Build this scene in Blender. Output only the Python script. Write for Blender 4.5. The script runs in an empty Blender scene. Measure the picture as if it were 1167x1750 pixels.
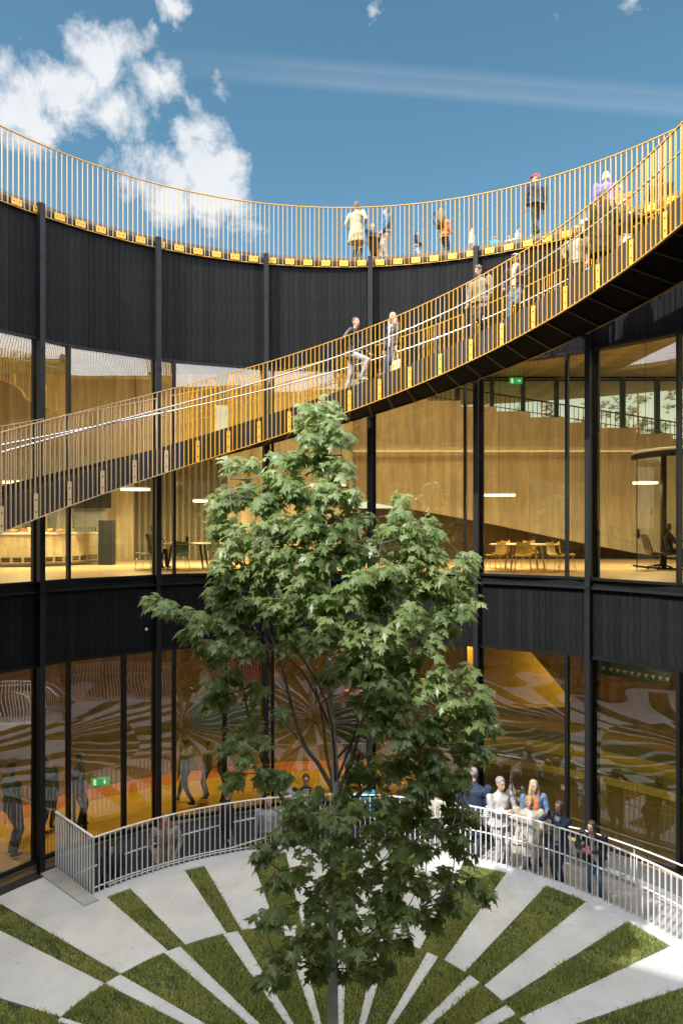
import bpy, bmesh, math, random
import numpy as np
from mathutils import Vector, Matrix
random.seed(7); rng = np.random.default_rng(7)
R = math.radians
S = bpy.context.scene
COL = S.collection

# ---------------------------------------------------------------- camera, sky, sun, exposure
D, EYE, F = 9.02, 7.65, 1150.0
cam = bpy.data.cameras.new('camera'); camo = bpy.data.objects.new('camera', cam); COL.objects.link(camo)
camo.location = (0, -D, EYE); camo.rotation_euler = (R(90), 0, 0)
cam.sensor_fit = 'VERTICAL'; cam.sensor_height = 36; cam.sensor_width = 24
cam.lens = F * 36 / 1750; cam.shift_y = 18 / 1750; cam.clip_end = 3000; cam.clip_start = 0.02
S.camera = camo
SUN_DIR = Vector((-0.52, -0.56, 0.80)).normalized()          # towards the sun
SUN_EL = math.asin(SUN_DIR.z); SUN_AZ = math.atan2(SUN_DIR.x, SUN_DIR.y)
S.view_settings.view_transform = 'Standard'; S.view_settings.look = 'None'
S.view_settings.exposure = 1.28; S.view_settings.gamma = 1; S.view_settings.use_curve_mapping = False
sl = bpy.data.lights.new('sun', 'SUN'); sl.energy = 2.5; sl.angle = R(0.6); sl.color = (1, .95, .87)
so = bpy.data.objects.new('sun', sl); COL.objects.link(so)
so.rotation_euler = SUN_DIR.to_track_quat('Z', 'Y').to_euler()
try:
    S.cycles.max_bounces = 9; S.cycles.transparent_max_bounces = 16; S.cycles.diffuse_bounces = 4
    S.cycles.glossy_bounces = 3; S.cycles.caustics_reflective = False; S.cycles.caustics_refractive = False
    S.cycles.sample_clamp_indirect = 6
except Exception: pass

def P(px, py, Y):            # measured point of the photograph at depth Y -> place in the world
    return Vector(((px - 583.5) / F * Y, Y - D, EYE + (893 - py) / F * Y))
def G(px, py, z=0.0):        # point on a level at height z
    Y = (EYE - z) * F / (py - 893); return Vector(((px - 583.5) / F * Y, Y - D, z))
def TH(px, r):               # angle (deg) on circle r whose direction is px
    t = (px - 583.5) / F; lo, hi = -math.acos(-min(1, r / D) + 1e-9) if r < D else -2.6, 0
    a, b = -1.45, 1.45
    for _ in range(50):
        m = (a + b) / 2
        if r * math.sin(m) / (D + r * math.cos(m)) < t: a = m
        else: b = m
    return math.degrees((a + b) / 2)
def C(th, r, z=0.0):
    return Vector((r * math.sin(R(th)), r * math.cos(R(th)), z))

W = bpy.data.worlds.new('World'); S.world = W; W.use_nodes = True
nt = W.node_tree; N = nt.nodes; L = nt.links; N.clear()
def nd(tree, typ, **kw):
    n = tree.nodes.new(typ)
    for k, v in kw.items():
        if hasattr(n, k): setattr(n, k, v)
        else: n.inputs[k.replace('_', ' ')].default_value = v
    return n
def mth(tree, op, a, b=None, clamp=False):
    n = tree.nodes.new('ShaderNodeMath'); n.operation = op; n.use_clamp = clamp
    for i, v in enumerate((a, b)):
        if v is None: continue
        if isinstance(v, (int, float)): n.inputs[i].default_value = v
        else: tree.links.new(v, n.inputs[i])
    return n.outputs[0]
sky = nd(nt, 'ShaderNodeTexSky', sky_type='NISHITA'); sky.sun_disc = False
sky.sun_elevation = SUN_EL; sky.sun_rotation = SUN_AZ; sky.air_density = 1.0; sky.dust_density = 0.6; sky.ozone_density = 1.5
tint = nd(nt, 'ShaderNodeMix', data_type='RGBA', blend_type='MULTIPLY'); tint.inputs[0].default_value = 1
L.new(sky.outputs[0], tint.inputs[6]); tint.inputs[7].default_value = (.74, 1.06, .96, 1)
bg = nd(nt, 'ShaderNodeBackground', Strength=0.066); L.new(tint.outputs[2], bg.inputs[0])
tc = nd(nt, 'ShaderNodeTexCoord')
def ray(px, py):
    v = Vector(((px - 583.5) / F, 1, (893 - py) / F)); return v.normalized()
clouds = [(40,185,100,1.15),(85,225,75,1.1),(120,165,85,1.2),(165,95,85,1.2),(205,75,70,1.1),(250,150,75,1),(210,185,70,.9),(285,130,50,.85),
 (330,185,38,.6),(370,125,36,.6),(400,112,20,.5),(150,200,80,.5),(20,120,70,.75),(100,60,60,.45),(60,30,45,.35),(290,8,32,.9),(295,40,22,.7),(260,50,15,.6),
 (345,270,80,1.5),(325,250,55,1.4),(385,285,55,1.4),(370,340,70,1.5),(300,300,70,1.4),(290,345,60,1.3),(230,315,60,.6),(180,295,50,.5),(400,370,60,.8),(430,400,50,.45),(360,385,50,.8),
 (630,35,22,.75),(640,20,15,.6),(1090,5,32,.7),(1125,15,20,.5),(635,290,12,.6),(658,300,9,.5),(730,80,12,.35),(30,265,60,.35),(955,15,22,.3),(410,65,30,.35),(85,200,80,.8),(15,255,50,.6),(760,735,60,1.0),(850,725,60,.9),(930,730,60,.9),(700,700,40,.7),(1010,735,70,1.0),(1100,735,80,1.0),(1160,700,60,.8)]
acc = None
noi0 = nd(nt, 'ShaderNodeTexNoise', Scale=9.0, Detail=5.0, Roughness=0.6); L.new(tc.outputs['Generated'], noi0.inputs['Vector'])
wv = nd(nt, 'ShaderNodeVectorMath', operation='MULTIPLY_ADD'); L.new(noi0.outputs['Color'], wv.inputs[0])
wv.inputs[1].default_value = (.07,)*3; L.new(tc.outputs['Generated'], wv.inputs[2])
off = Vector((.035,)*3)
for (px, py, rad, amp) in clouds:
    d = ray(px, py) + off
    dist = nd(nt, 'ShaderNodeVectorMath', operation='DISTANCE'); L.new(wv.outputs[0], dist.inputs[0]); dist.inputs[1].default_value = d
    mr = nd(nt, 'ShaderNodeMapRange'); L.new(dist.outputs['Value'], mr.inputs[0])
    k = 1 / math.sqrt(1 + ((px-583)/F)**2 + ((893-py)/F)**2)
    mr.inputs[1].default_value = 0; mr.inputs[2].default_value = rad / F * k * 1.18; mr.inputs[3].default_value = amp; mr.inputs[4].default_value = 0
    acc = mr.outputs[0] if acc is None else mth(nt, 'MAXIMUM', acc, mr.outputs[0])
noi = nd(nt, 'ShaderNodeTexNoise', Scale=13.0, Detail=14.0, Roughness=0.66, Distortion=0.25); L.new(tc.outputs['Generated'], noi.inputs['Vector'])
den = mth(nt, 'ADD', acc, mth(nt, 'MULTIPLY', mth(nt, 'SUBTRACT', noi.outputs[0], 0.5), 2.6))
den = mth(nt, 'MULTIPLY', mth(nt, 'SUBTRACT', den, 0.37), 1.9, True)
gate = mth(nt, 'MULTIPLY', acc, 5.0, True)
den = mth(nt, 'MULTIPLY', den, gate)
# two faint streaks: lamp reflections in the viewing window, put into the sky colour
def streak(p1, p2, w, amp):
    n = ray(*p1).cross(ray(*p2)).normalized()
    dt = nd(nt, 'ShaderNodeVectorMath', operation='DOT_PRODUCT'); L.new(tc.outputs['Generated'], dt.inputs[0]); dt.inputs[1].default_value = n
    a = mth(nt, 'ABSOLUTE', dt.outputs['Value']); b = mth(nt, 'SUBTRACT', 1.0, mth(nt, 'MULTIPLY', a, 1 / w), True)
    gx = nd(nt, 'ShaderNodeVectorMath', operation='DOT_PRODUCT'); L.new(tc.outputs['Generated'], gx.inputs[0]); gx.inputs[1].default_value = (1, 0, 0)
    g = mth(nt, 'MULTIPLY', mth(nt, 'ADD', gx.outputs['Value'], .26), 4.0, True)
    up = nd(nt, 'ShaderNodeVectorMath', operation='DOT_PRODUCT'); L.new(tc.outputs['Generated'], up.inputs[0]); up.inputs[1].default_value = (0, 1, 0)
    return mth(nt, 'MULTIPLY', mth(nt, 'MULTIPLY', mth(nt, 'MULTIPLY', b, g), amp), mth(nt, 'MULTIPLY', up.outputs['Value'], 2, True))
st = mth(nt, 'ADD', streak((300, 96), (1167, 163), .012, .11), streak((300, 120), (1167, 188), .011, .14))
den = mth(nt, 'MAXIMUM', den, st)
shade = nd(nt, 'ShaderNodeMix', data_type='RGBA'); L.new(noi.outputs[0], shade.inputs[0])
shade.inputs[6].default_value = (.60, .66, .74, 1); shade.inputs[7].default_value = (1, .99, .97, 1)
bg2 = nd(nt, 'ShaderNodeBackground', Strength=0.46); L.new(shade.outputs[2], bg2.inputs[0])
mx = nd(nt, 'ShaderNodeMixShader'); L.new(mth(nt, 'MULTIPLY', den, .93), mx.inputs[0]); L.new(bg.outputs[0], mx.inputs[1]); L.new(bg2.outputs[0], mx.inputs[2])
# broken bright cloud over the rest of the sky, overhead and behind
n3 = nd(nt, 'ShaderNodeTexNoise', Scale=2.6, Detail=8.0, Roughness=0.55); L.new(tc.outputs['Generated'], n3.inputs['Vector'])
cov = mth(nt, 'MULTIPLY', mth(nt, 'SUBTRACT', n3.outputs[0], .30), 5.0, True)
sp_ = nd(nt, 'ShaderNodeSeparateXYZ'); L.new(tc.outputs['Generated'], sp_.inputs[0])
away = mth(nt, 'MULTIPLY', mth(nt, 'SUBTRACT', .60, sp_.outputs['Y']), 5.0, True)
cov = mth(nt, 'MULTIPLY', mth(nt, 'MULTIPLY', cov, away), mth(nt, 'MULTIPLY', sp_.outputs['Z'], 8.0, True))
bg3 = nd(nt, 'ShaderNodeBackground', Strength=1.75); bg3.inputs[0].default_value = (.93, .97, 1, 1)
mx2 = nd(nt, 'ShaderNodeMixShader'); L.new(cov, mx2.inputs[0]); L.new(mx.outputs[0], mx2.inputs[1]); L.new(bg3.outputs[0], mx2.inputs[2])
wo = nd(nt, 'ShaderNodeOutputWorld'); 
# pale haze low over the horizon
lowz = mth(nt, 'MULTIPLY', mth(nt, 'SUBTRACT', .33, sp_.outputs['Z']), 4.0, True)
bg4 = nd(nt, 'ShaderNodeBackground', Strength=0.60); bg4.inputs[0].default_value = (.86, .93, 1, 1)
mx3 = nd(nt, 'ShaderNodeMixShader'); L.new(mth(nt, 'MULTIPLY', lowz, .85), mx3.inputs[0]); L.new(mx2.outputs[0], mx3.inputs[1]); L.new(bg4.outputs[0], mx3.inputs[2])
L.new(mx3.outputs[0], wo.inputs[0])

# ---------------------------------------------------------------- helpers
def tag(o, label=None, cat=None, group=None, kind=None):
    if label: o['label'] = label
    if cat: o['category'] = cat
    if group: o['group'] = group
    if kind: o['kind'] = kind
    return o
def empty(name, loc=(0,0,0), rz=0, **kw):
    o = bpy.data.objects.new(name, None); COL.objects.link(o); o.location = loc; o.rotation_euler = (0,0,rz)
    o.empty_display_size = .1
    return tag(o, **kw)
def link(name, me, parent=None, loc=None, rz=None):
    o = bpy.data.objects.new(name, me); COL.objects.link(o)
    if parent: o.parent = parent
    if loc is not None: o.location = loc
    if rz is not None: o.rotation_euler = (0,0,rz)
    return o
def copy_tree(o, parent=None):
    c = o.copy(); COL.objects.link(c)
    if parent: c.parent = parent
    for ch in list(o.children): copy_tree(ch, c)
    return c
class MB:
    def __init__(s): s.v=[]; s.f=[]; s.m=[]
    def raw(s, vs, fs, m=0):
        b=len(s.v); s.v.extend([tuple(v) for v in vs]); s.f.extend([tuple(i+b for i in f) for f in fs]); s.m.extend([m]*len(fs)); return s
    def box(s, c, d, rz=0, m=0, rx=0):
        x,y,z=[q/2 for q in d]; M=Matrix.Translation(c)@Matrix.Rotation(rz,4,'Z')@Matrix.Rotation(rx,4,'X')
        vs=[M@Vector(p) for p in ((-x,-y,-z),(x,-y,-z),(x,y,-z),(-x,y,-z),(-x,-y,z),(x,-y,z),(x,y,z),(-x,y,z))]
        return s.raw(vs,[(0,3,2,1),(4,5,6,7),(0,1,5,4),(1,2,6,5),(2,3,7,6),(3,0,4,7)],m)
    def bar(s, a, b, w, h, m=0):        # box from point a to b
        a=Vector(a); b=Vector(b); d=b-a; q=d.to_track_quat('X','Z').to_matrix().to_4x4(); M=Matrix.Translation((a+b)/2)@q
        x,y,z=d.length/2,w/2,h/2
        vs=[M@Vector(p) for p in ((-x,-y,-z),(x,-y,-z),(x,y,-z),(-x,y,-z),(-x,-y,z),(x,-y,z),(x,y,z),(-x,y,z))]
        return s.raw(vs,[(0,3,2,1),(4,5,6,7),(0,1,5,4),(1,2,6,5),(2,3,7,6),(3,0,4,7)],m)
    def tube(s, pts, rad, n=8, m=0, caps=True):
        pts=[Vector(p) for p in pts]; k=len(pts)
        if isinstance(rad,(int,float)): rad=[rad]*k
        vs=[]; up=None
        for i,p in enumerate(pts):
            t=(pts[min(i+1,k-1)]-pts[max(i-1,0)])
            t=t.normalized() if t.length>1e-9 else Vector((0,0,1))
            if up is None:
                up=t.orthogonal().normalized()
            up=(up-t*up.dot(t)); up=up.normalized() if up.length>1e-6 else t.orthogonal().normalized()
            w=t.cross(up)
            for j in range(n):
                a=2*math.pi*j/n; vs.append(p+(up*math.cos(a)+w*math.sin(a))*rad[i])
        fs=[(i*n+j,i*n+(j+1)%n,(i+1)*n+(j+1)%n,(i+1)*n+j) for i in range(k-1) for j in range(n)]
        if caps: fs+= [tuple(range(n))[::-1], tuple((k-1)*n+j for j in range(n))]
        return s.raw(vs,fs,m)
    def loft(s, rings, n=16, m=0, caps=True):   # rings: (center, rx, ry, rz)
        vs=[]
        for c,rx,ry,rz in rings:
            for j in range(n):
                a=2*math.pi*j/n; x,y=rx*math.cos(a),ry*math.sin(a)
                vs.append((c[0]+x*math.cos(rz)-y*math.sin(rz), c[1]+x*math.sin(rz)+y*math.cos(rz), c[2]))
        k=len(rings)
        fs=[(i*n+j,i*n+(j+1)%n,(i+1)*n+(j+1)%n,(i+1)*n+j) for i in range(k-1) for j in range(n)]
        if caps: fs+= [tuple(range(n))[::-1], tuple((k-1)*n+j for j in range(n))]
        return s.raw(vs,fs,m)
    def ball(s, c, r, n=10, k=6, m=0, rot=None):
        if isinstance(r,(int,float)): r=(r,r,r)
        c=Vector(c); vs=[]; M=rot or Matrix.Identity(3)
        for i in range(1,k):
            a=math.pi*i/k
            for j in range(n):
                b=2*math.pi*j/n; vs.append(c+M@Vector((r[0]*math.sin(a)*math.cos(b), r[1]*math.sin(a)*math.sin(b), r[2]*math.cos(a))))
        vs.append(c+M@Vector((0,0,r[2]))); vs.append(c-M@Vector((0,0,r[2]))); T=len(vs)-2
        fs=[(i*n+j,(i+1)*n+j,(i+1)*n+(j+1)%n,i*n+(j+1)%n) for i in range(k-2) for j in range(n)]
        fs+=[(T,j,(j+1)%n) for j in range(n)]+[(T+1,(k-2)*n+(j+1)%n,(k-2)*n+j) for j in range(n)]
        return s.raw(vs,fs,m)
    def ring(s, r0, r1, z0, z1, t0, t1, n=None, m=0):     # annular sector; z may be functions of theta
        n=n or max(1,int(abs(t1-t0)/3)); f0=z0 if callable(z0) else (lambda t:z0); f1=z1 if callable(z1) else (lambda t:z1)
        vs=[]
        for i in range(n+1):
            t=t0+(t1-t0)*i/n
            vs+= [C(t,r0,f0(t)),C(t,r1,f0(t)),C(t,r1,f1(t)),C(t,r0,f1(t))]
        fs=[]
        for i in range(n):
            b=4*i
            for j in range(4): fs.append((b+j,b+(j+1)%4,b+4+(j+1)%4,b+4+j))
        fs+=[(0,3,2,1),(4*n,4*n+1,4*n+2,4*n+3)]
        return s.raw(vs,fs,m)
    def prism(s, poly, z0, z1, m=0):
        n=len(poly); vs=[(p[0],p[1],z0) for p in poly]+[(p[0],p[1],z1) for p in poly]
        fs=[tuple(range(n))[::-1],tuple(range(n,2*n))]+[(i,(i+1)%n,n+(i+1)%n,n+i) for i in range(n)]
        return s.raw(vs,fs,m)
    def mesh(s, name, mats, smooth=False, fix=True):
        me=bpy.data.meshes.new(name); me.from_pydata(s.v,[],s.f)
        for q in (mats if isinstance(mats,(list,tuple)) else [mats]): me.materials.append(q)
        me.polygons.foreach_set('material_index', s.m)
        if smooth: me.polygons.foreach_set('use_smooth',[True]*len(s.f))
        if fix:
            bm=bmesh.new(); bm.from_mesh(me); bmesh.ops.recalc_face_normals(bm,faces=bm.faces); bm.to_mesh(me); bm.free()
        me.update(); return me
    def build(s, name, mats, parent=None, smooth=False, loc=None, rz=None, fix=True):
        return link(name, s.mesh(name,mats,smooth,fix), parent, loc, rz)

# ---------------------------------------------------------------- materials
MAT={}
def mat(name, col, rough=.6, metal=0, var=.12, scale=6, bump=0, bscale=40, stretch=(1,1,1), spec=.5, emis=None, estr=0, island=0, col2=None, bdist=.01):
    if name in MAT: return MAT[name]
    m=bpy.data.materials.new(name); m.use_nodes=True; t=m.node_tree; b=t.nodes['Principled BSDF']; MAT[name]=m
    b.inputs['Roughness'].default_value=rough; b.inputs['Metallic'].default_value=metal; b.inputs['Specular IOR Level'].default_value=spec
    co=nd(t,'ShaderNodeTexCoord'); mp=nd(t,'ShaderNodeMapping'); mp.inputs['Scale'].default_value=stretch; t.links.new(co.outputs['Object'],mp.inputs[0])
    no=nd(t,'ShaderNodeTexNoise',Scale=float(scale),Detail=6.0,Roughness=.6); t.links.new(mp.outputs[0],no.inputs['Vector'])
    mix=nd(t,'ShaderNodeMix',data_type='RGBA'); t.links.new(no.outputs[0],mix.inputs[0])
    c2=col2 or tuple(min(1,c*(1+var)) for c in col); c1=tuple(c*(1-var) for c in col) if not col2 else col
    rmp=nd(t,'ShaderNodeMapRange'); rmp.inputs[1].default_value=.3; rmp.inputs[2].default_value=.7; t.links.new(no.outputs[0],rmp.inputs[0]); t.links.new(rmp.outputs[0],mix.inputs[0])
    mix.inputs[6].default_value=(*c1,1); mix.inputs[7].default_value=(*c2,1); out=mix.outputs[2]
    if island:
        g=nd(t,'ShaderNodeNewGeometry'); oi=nd(t,'ShaderNodeObjectInfo')
        rs=mth(t,'FRACT',mth(t,'ADD',g.outputs['Random Per Island'],oi.outputs['Random']))
        h=nd(t,'ShaderNodeHueSaturation'); t.links.new(out,h.inputs['Color'])
        t.links.new(mth(t,'ADD',mth(t,'MULTIPLY',rs,island*2),1-island),h.inputs['Value']); out=h.outputs[0]
    t.links.new(out,b.inputs['Base Color'])
    if bump:
        n2=nd(t,'ShaderNodeTexNoise',Scale=float(bscale),Detail=5.0); t.links.new(mp.outputs[0],n2.inputs['Vector'])
        bp=nd(t,'ShaderNodeBump',Strength=float(bump),Distance=bdist); t.links.new(n2.outputs[0],bp.inputs['Height']); t.links.new(bp.outputs[0],b.inputs['Normal'])
    if emis: b.inputs['Emission Color'].default_value=(*emis,1); b.inputs['Emission Strength'].default_value=estr
    return m
M_yel=mat('yellow_paint',(.70,.37,.03),.45,var=.08,scale=3,bump=.1,bscale=60)
M_yel_tint=mat('light_tinted_yellow',(.58,.40,.22),.45,var=.08,scale=3)  # yellow railing with window reflection and backlight put into its colour
M_char=mat('charred_wood',(.006,.0065,.008),.66,col2=(.017,.0172,.018),scale=7,stretch=(6,6,.5),bump=.8,bscale=30,island=.22,bdist=.006,spec=.10)
M_black=mat('black_metal',(.008,.0085,.010),.5,spec=.25,var=.2,scale=4)
M_dgrey=mat('dark_grey_metal',(.014,.0155,.018),.55,spec=.22,var=.15,scale=5)
M_stringer=mat('grey_steel',(.045,.043,.044),.6,spec=.2,var=.15,scale=5,bump=.1)
M_steel=mat('stainless_steel',(.55,.56,.58),.25,metal=.9,var=.05)
M_white=mat('white_paint',(.78,.79,.82),.42,var=.05,scale=2)
M_wood=mat('pale_wood',(.50,.43,.29),.5,var=.22,scale=2.2,stretch=(3,3,.35),bump=.05)
M_floorw=mat('floor_wood',(.62,.47,.27),.4,var=.15,scale=3,stretch=(1,6,1))
M_ceil=mat('ceiling_wood',(.48,.36,.20),.55,var=.25,scale=1.6,stretch=(.4,4,1))
M_conc=mat('pale_concrete',(.63,.665,.73),.75,var=.13,scale=1.3,bump=.15,bscale=90)
M_conc2=mat('grey_concrete',(.42,.42,.43),.8,var=.14,scale=2.5,bump=.2,bscale=60)
M_walk=mat('paved_walkway',(.34,.34,.35),.7,var=.18,scale=4,bump=.2,bscale=50)
M_wall=mat('dark_plaster',(.10,.10,.105),.7,var=.15,scale=3)
M_soil=mat('turf_soil',(.035,.055,.015),.95,var=.5,scale=30,bump=.6,bscale=120)
M_grav=mat('dark_gravel',(.05,.05,.052),.9,var=.6,scale=60,bump=1,bscale=80,bdist=.03)
M_yfloor=mat('yellow_floor',(.62,.38,.04),.45,var=.12,scale=2)
M_ofloor=mat('orange_floor',(.62,.22,.04),.45,var=.12,scale=2)
M_rfloor=mat('red_floor',(.35,.05,.03),.5,var=.2,scale=2)
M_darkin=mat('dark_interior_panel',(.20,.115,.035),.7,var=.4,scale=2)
M_lamp=mat('lamp_glow',(1,.85,.6),.5,emis=(1,.86,.62),estr=2.0)
M_green=mat('green_sign',(.02,.30,.14),.5,emis=(.02,.35,.16),estr=.5)
M_signw=mat('sign_white',(.8,.85,.8),.5,emis=(.8,.95,.85),estr=.6)
M_chairg=mat('green_shell',(.05,.09,.06),.5); M_chairy=mat('yellow_shell',(.70,.48,.08),.45)
M_soffit=mat('soffit_black',(.004,.004,.005),.8,spec=.08)
M_curtain=mat('grey_curtain',(.22,.20,.15),.85,var=.3,scale=8,stretch=(3,3,.1))

def charred(m):
    # vertical fine grain on the boards, knots
    t=m.node_tree; b=t.nodes['Principled BSDF']
charred(M_char)

def board_wood(m, pw):
    pass

# concrete: stains + dirt specks + caustic free plain
def conc_detail(m):
    t=m.node_tree; b=t.nodes['Principled BSDF']; src=b.inputs['Base Color'].links[0].from_socket
    co=nd(t,'ShaderNodeTexCoord'); no=nd(t,'ShaderNodeTexNoise',Scale=7.0,Detail=12.0,Roughness=.75); t.links.new(co.outputs['Object'],no.inputs['Vector'])
    rp=nd(t,'ShaderNodeMapRange'); rp.inputs[1].default_value=.57; rp.inputs[2].default_value=.69; t.links.new(no.outputs[0],rp.inputs[0])
    n2=nd(t,'ShaderNodeTexNoise',Scale=1.1,Detail=3.0); t.links.new(co.outputs['Object'],n2.inputs['Vector'])
    rp2=nd(t,'ShaderNodeMapRange'); rp2.inputs[1].default_value=.38; rp2.inputs[2].default_value=.75; t.links.new(n2.outputs[0],rp2.inputs[0])
    mi=nd(t,'ShaderNodeMix',data_type='RGBA'); t.links.new(mth(t,'MULTIPLY',rp.outputs[0],rp2.outputs[0]),mi.inputs[0]); t.links.new(src,mi.inputs[6]); mi.inputs[7].default_value=(.06,.05,.04,1)
    sp=nd(t,'ShaderNodeTexNoise',Scale=140.0,Detail=2.0); t.links.new(co.outputs['Object'],sp.inputs['Vector'])
    mi2=nd(t,'ShaderNodeMix',data_type='RGBA',blend_type='MULTIPLY'); mi2.inputs[0].default_value=.25; t.links.new(mi.outputs[2],mi2.inputs[6]); t.links.new(sp.outputs['Color'],mi2.inputs[7])
    g=nd(t,'ShaderNodeHueSaturation'); g.inputs['Saturation'].default_value=.6; t.links.new(mi2.outputs[2],g.inputs['Color']); t.links.new(g.outputs[0],b.inputs['Base Color'])
conc_detail(M_conc)

def plankify(m, w, axis='X', depth=.5):
    t=m.node_tree; b=t.nodes['Principled BSDF']; src=b.inputs['Base Color'].links[0].from_socket
    co=nd(t,'ShaderNodeTexCoord'); sx=nd(t,'ShaderNodeSeparateXYZ'); t.links.new(co.outputs['Object'],sx.inputs[0])
    u=mth(t,'MULTIPLY',sx.outputs[axis],1/w); fl=mth(t,'FLOOR',u); wn=nd(t,'ShaderNodeTexWhiteNoise',noise_dimensions='1D'); t.links.new(fl,wn.inputs['W'])
    h=nd(t,'ShaderNodeHueSaturation'); t.links.new(src,h.inputs['Color']); t.links.new(mth(t,'ADD',mth(t,'MULTIPLY',wn.outputs['Value'],.3),.85),h.inputs['Value'])
    fr=mth(t,'FRACT',u); ln=mth(t,'LESS_THAN',fr,.03)
    kn=nd(t,'ShaderNodeTexNoise',Scale=14.0,Detail=1.0); t.links.new(co.outputs['Object'],kn.inputs['Vector'])
    kr=mth(t,'GREATER_THAN',kn.outputs[0],.735)
    mi=nd(t,'ShaderNodeMix',data_type='RGBA'); t.links.new(mth(t,'MULTIPLY',mth(t,'MAXIMUM',ln,kr),.45),mi.inputs[0]); t.links.new(h.outputs[0],mi.inputs[6]); mi.inputs[7].default_value=(.14,.08,.03,1)
    t.links.new(mi.outputs[2],b.inputs['Base Color'])
plankify(M_wood,.22,'X'); plankify(M_floorw,.14,'Y'); plankify(M_ceil,.5,'X')

def make_glass(name, tintc, wav, base):
    m=bpy.data.materials.new(name); m.use_nodes=True; t=m.node_tree; t.nodes.clear()
    tr=nd(t,'ShaderNodeBsdfTransparent'); tr.inputs[0].default_value=(*tintc,1)
    gl=nd(t,'ShaderNodeBsdfGlossy'); gl.inputs['Roughness'].default_value=.0; gl.inputs['Color'].default_value=(.95,.95,.97,1)
    co=nd(t,'ShaderNodeTexCoord'); mp=nd(t,'ShaderNodeMapping'); mp.inputs['Scale'].default_value=(.75,1,1.25); t.links.new(co.outputs['Object'],mp.inputs[0])
    no=nd(t,'ShaderNodeTexNoise',Scale=.85,Detail=0.0); t.links.new(mp.outputs[0],no.inputs['Vector'])
    bp=nd(t,'ShaderNodeBump',Strength=1.0,Distance=wav); t.links.new(no.outputs[0],bp.inputs['Height']); t.links.new(bp.outputs[0],gl.inputs['Normal'])
    fr=nd(t,'ShaderNodeFresnel',IOR=1.55)
    fac=mth(t,'ADD',mth(t,'MULTIPLY',fr.outputs[0],1.3),base,True)
    mi=nd(t,'ShaderNodeMixShader'); t.links.new(fac,mi.inputs[0]); t.links.new(tr.outputs[0],mi.inputs[1]); t.links.new(gl.outputs[0],mi.inputs[2])
    o=nd(t,'ShaderNodeOutputMaterial'); t.links.new(mi.outputs[0],o.inputs[0]); return m
M_glass=make_glass('amber_glass',(.87,.77,.47),.017,.115)
M_glass0=make_glass('clear_glass',(.93,.95,.94),.003,.02)
# ---------------------------------------------------------------- ground and plaza
ZR=lambda t: -.25 if t>40 else max(-1.25, -.25-(40-t)*.0115)           # floor of the sunken walk
g=MB(); g.ring(30,900,-.6,-.5,0,360,72); tag(g.build('ground',mat('forest_ground',(.07,.08,.04),.95,var=.4,scale=.5)),kind='structure')
T0=-46.6; T1=150
b=MB()
b.prism([C(t,6.98 if T0-.7<(t if t<200 else t-360)<T1+1 else 8.28) for t in range(0,360,2)], -1.4, -.035)
tag(b.build('turf_base',M_soil),kind='structure')
w=MB(); w.ring(7.03,8.83,lambda t:ZR(t)-.2,ZR,T0,T1,80); walk=tag(w.build('walkway',M_walk),kind='structure')
pv=MB(); pv.box((0,0,0),(.86,.20,.012))
k=MB(); k.ring(6.98,7.03,-1.4,-.02,T0,T1,80); k.ring(8.83,8.90,-1.4,.12,T0,T1,90); k.box(C(T0-.2,7.9,-.7),(1.86,.06,1.36),R(90)-R(T0)+0)
k.ring(8.80,8.84,lambda t:ZR(t)+.02,.0,T0,20,40)
tag(k.build('retaining_wall',M_wall),'dark plastered wall lining the sunken walk under the windows','retaining wall')
gv=MB(); gv.ring(8.30,8.90,-.3,-.03,T0-60,T0-.6,20); tag(gv.build('gravel_strip',M_grav),kind='structure')
gv=MB(); gv.ring(8.45,8.80,lambda t:ZR(t),lambda t:ZR(t)+.012,22,100,30); tag(gv.build('gravel_bed',mat('pebbles',(.25,.25,.24),.9,var=.8,scale=45,bump=1,bscale=60,bdist=.02)),kind='structure')

TC=Vector((0,-.15)); RC=Vector((-.8,-.07)); RR=3.83; RB=6.72; RE=7.06
def hit(a, c, rr):          # from the tree centre at angle a (deg from +y, clockwise) to circle
    d=Vector((math.sin(R(a)),math.cos(R(a)))); o=TC-c; B=o.dot(d); CC=o.dot(o)-rr*rr
    return TC+d*(-B+math.sqrt(B*B-CC))
def ang(px,py):
    p=G(px,py); return math.degrees(math.atan2(p.x-TC.x,p.y-TC.y))
gout=[(ang(0,1544),ang(0,1589)),(ang(105,1738),ang(105,1738)-8),(ang(182.5,1532),ang(221,1517)),(ang(314.6,1484.7),ang(347,1476)),
 (ang(427.8,1460.5),ang(486,1447)),(-2,3.5),(ang(668,1452),ang(712,1457)),(ang(721,1615),ang(862.6,1494)),(ang(929.5,1517),ang(994.8,1545)),
 (ang(1063,1581),ang(1131.5,1622.5)),(ang(1110,1707),ang(1110,1707)+7)]
OUTR=lambda t: 6.72 if T0-1.2<(((t+180)%360)-180)<T1 else 8.25
gout=sorted([tuple(sorted(q)) for q in gout])
a=gout[-1][1]+9
while a<gout[0][0]+360-14: gout.append((a,a+7)); a+=16
cin=[(ang(92,1743),ang(105,1738)),(ang(180,1681),ang(206,1665)),(ang(282,1629),ang(308,1617)),(ang(380,1594),ang(406,1589)),(ang(481,1582),ang(506,1580)),
 (ang(569,1583),ang(592,1583)),(ang(648,1590),ang(672,1594)),(ang(734,1620),ang(752,1630)),(ang(803.5,1664),ang(822.6,1676)),(ang(860,1720),ang(882,1733))]
cin=sorted([tuple(sorted(q)) for q in cin]); a=cin[-1][1]+7
while a<cin[0][0]+360-10: cin.append((a,a+4)); a+=12
plaza=empty('plaza'); tag(plaza,kind='structure')
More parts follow.
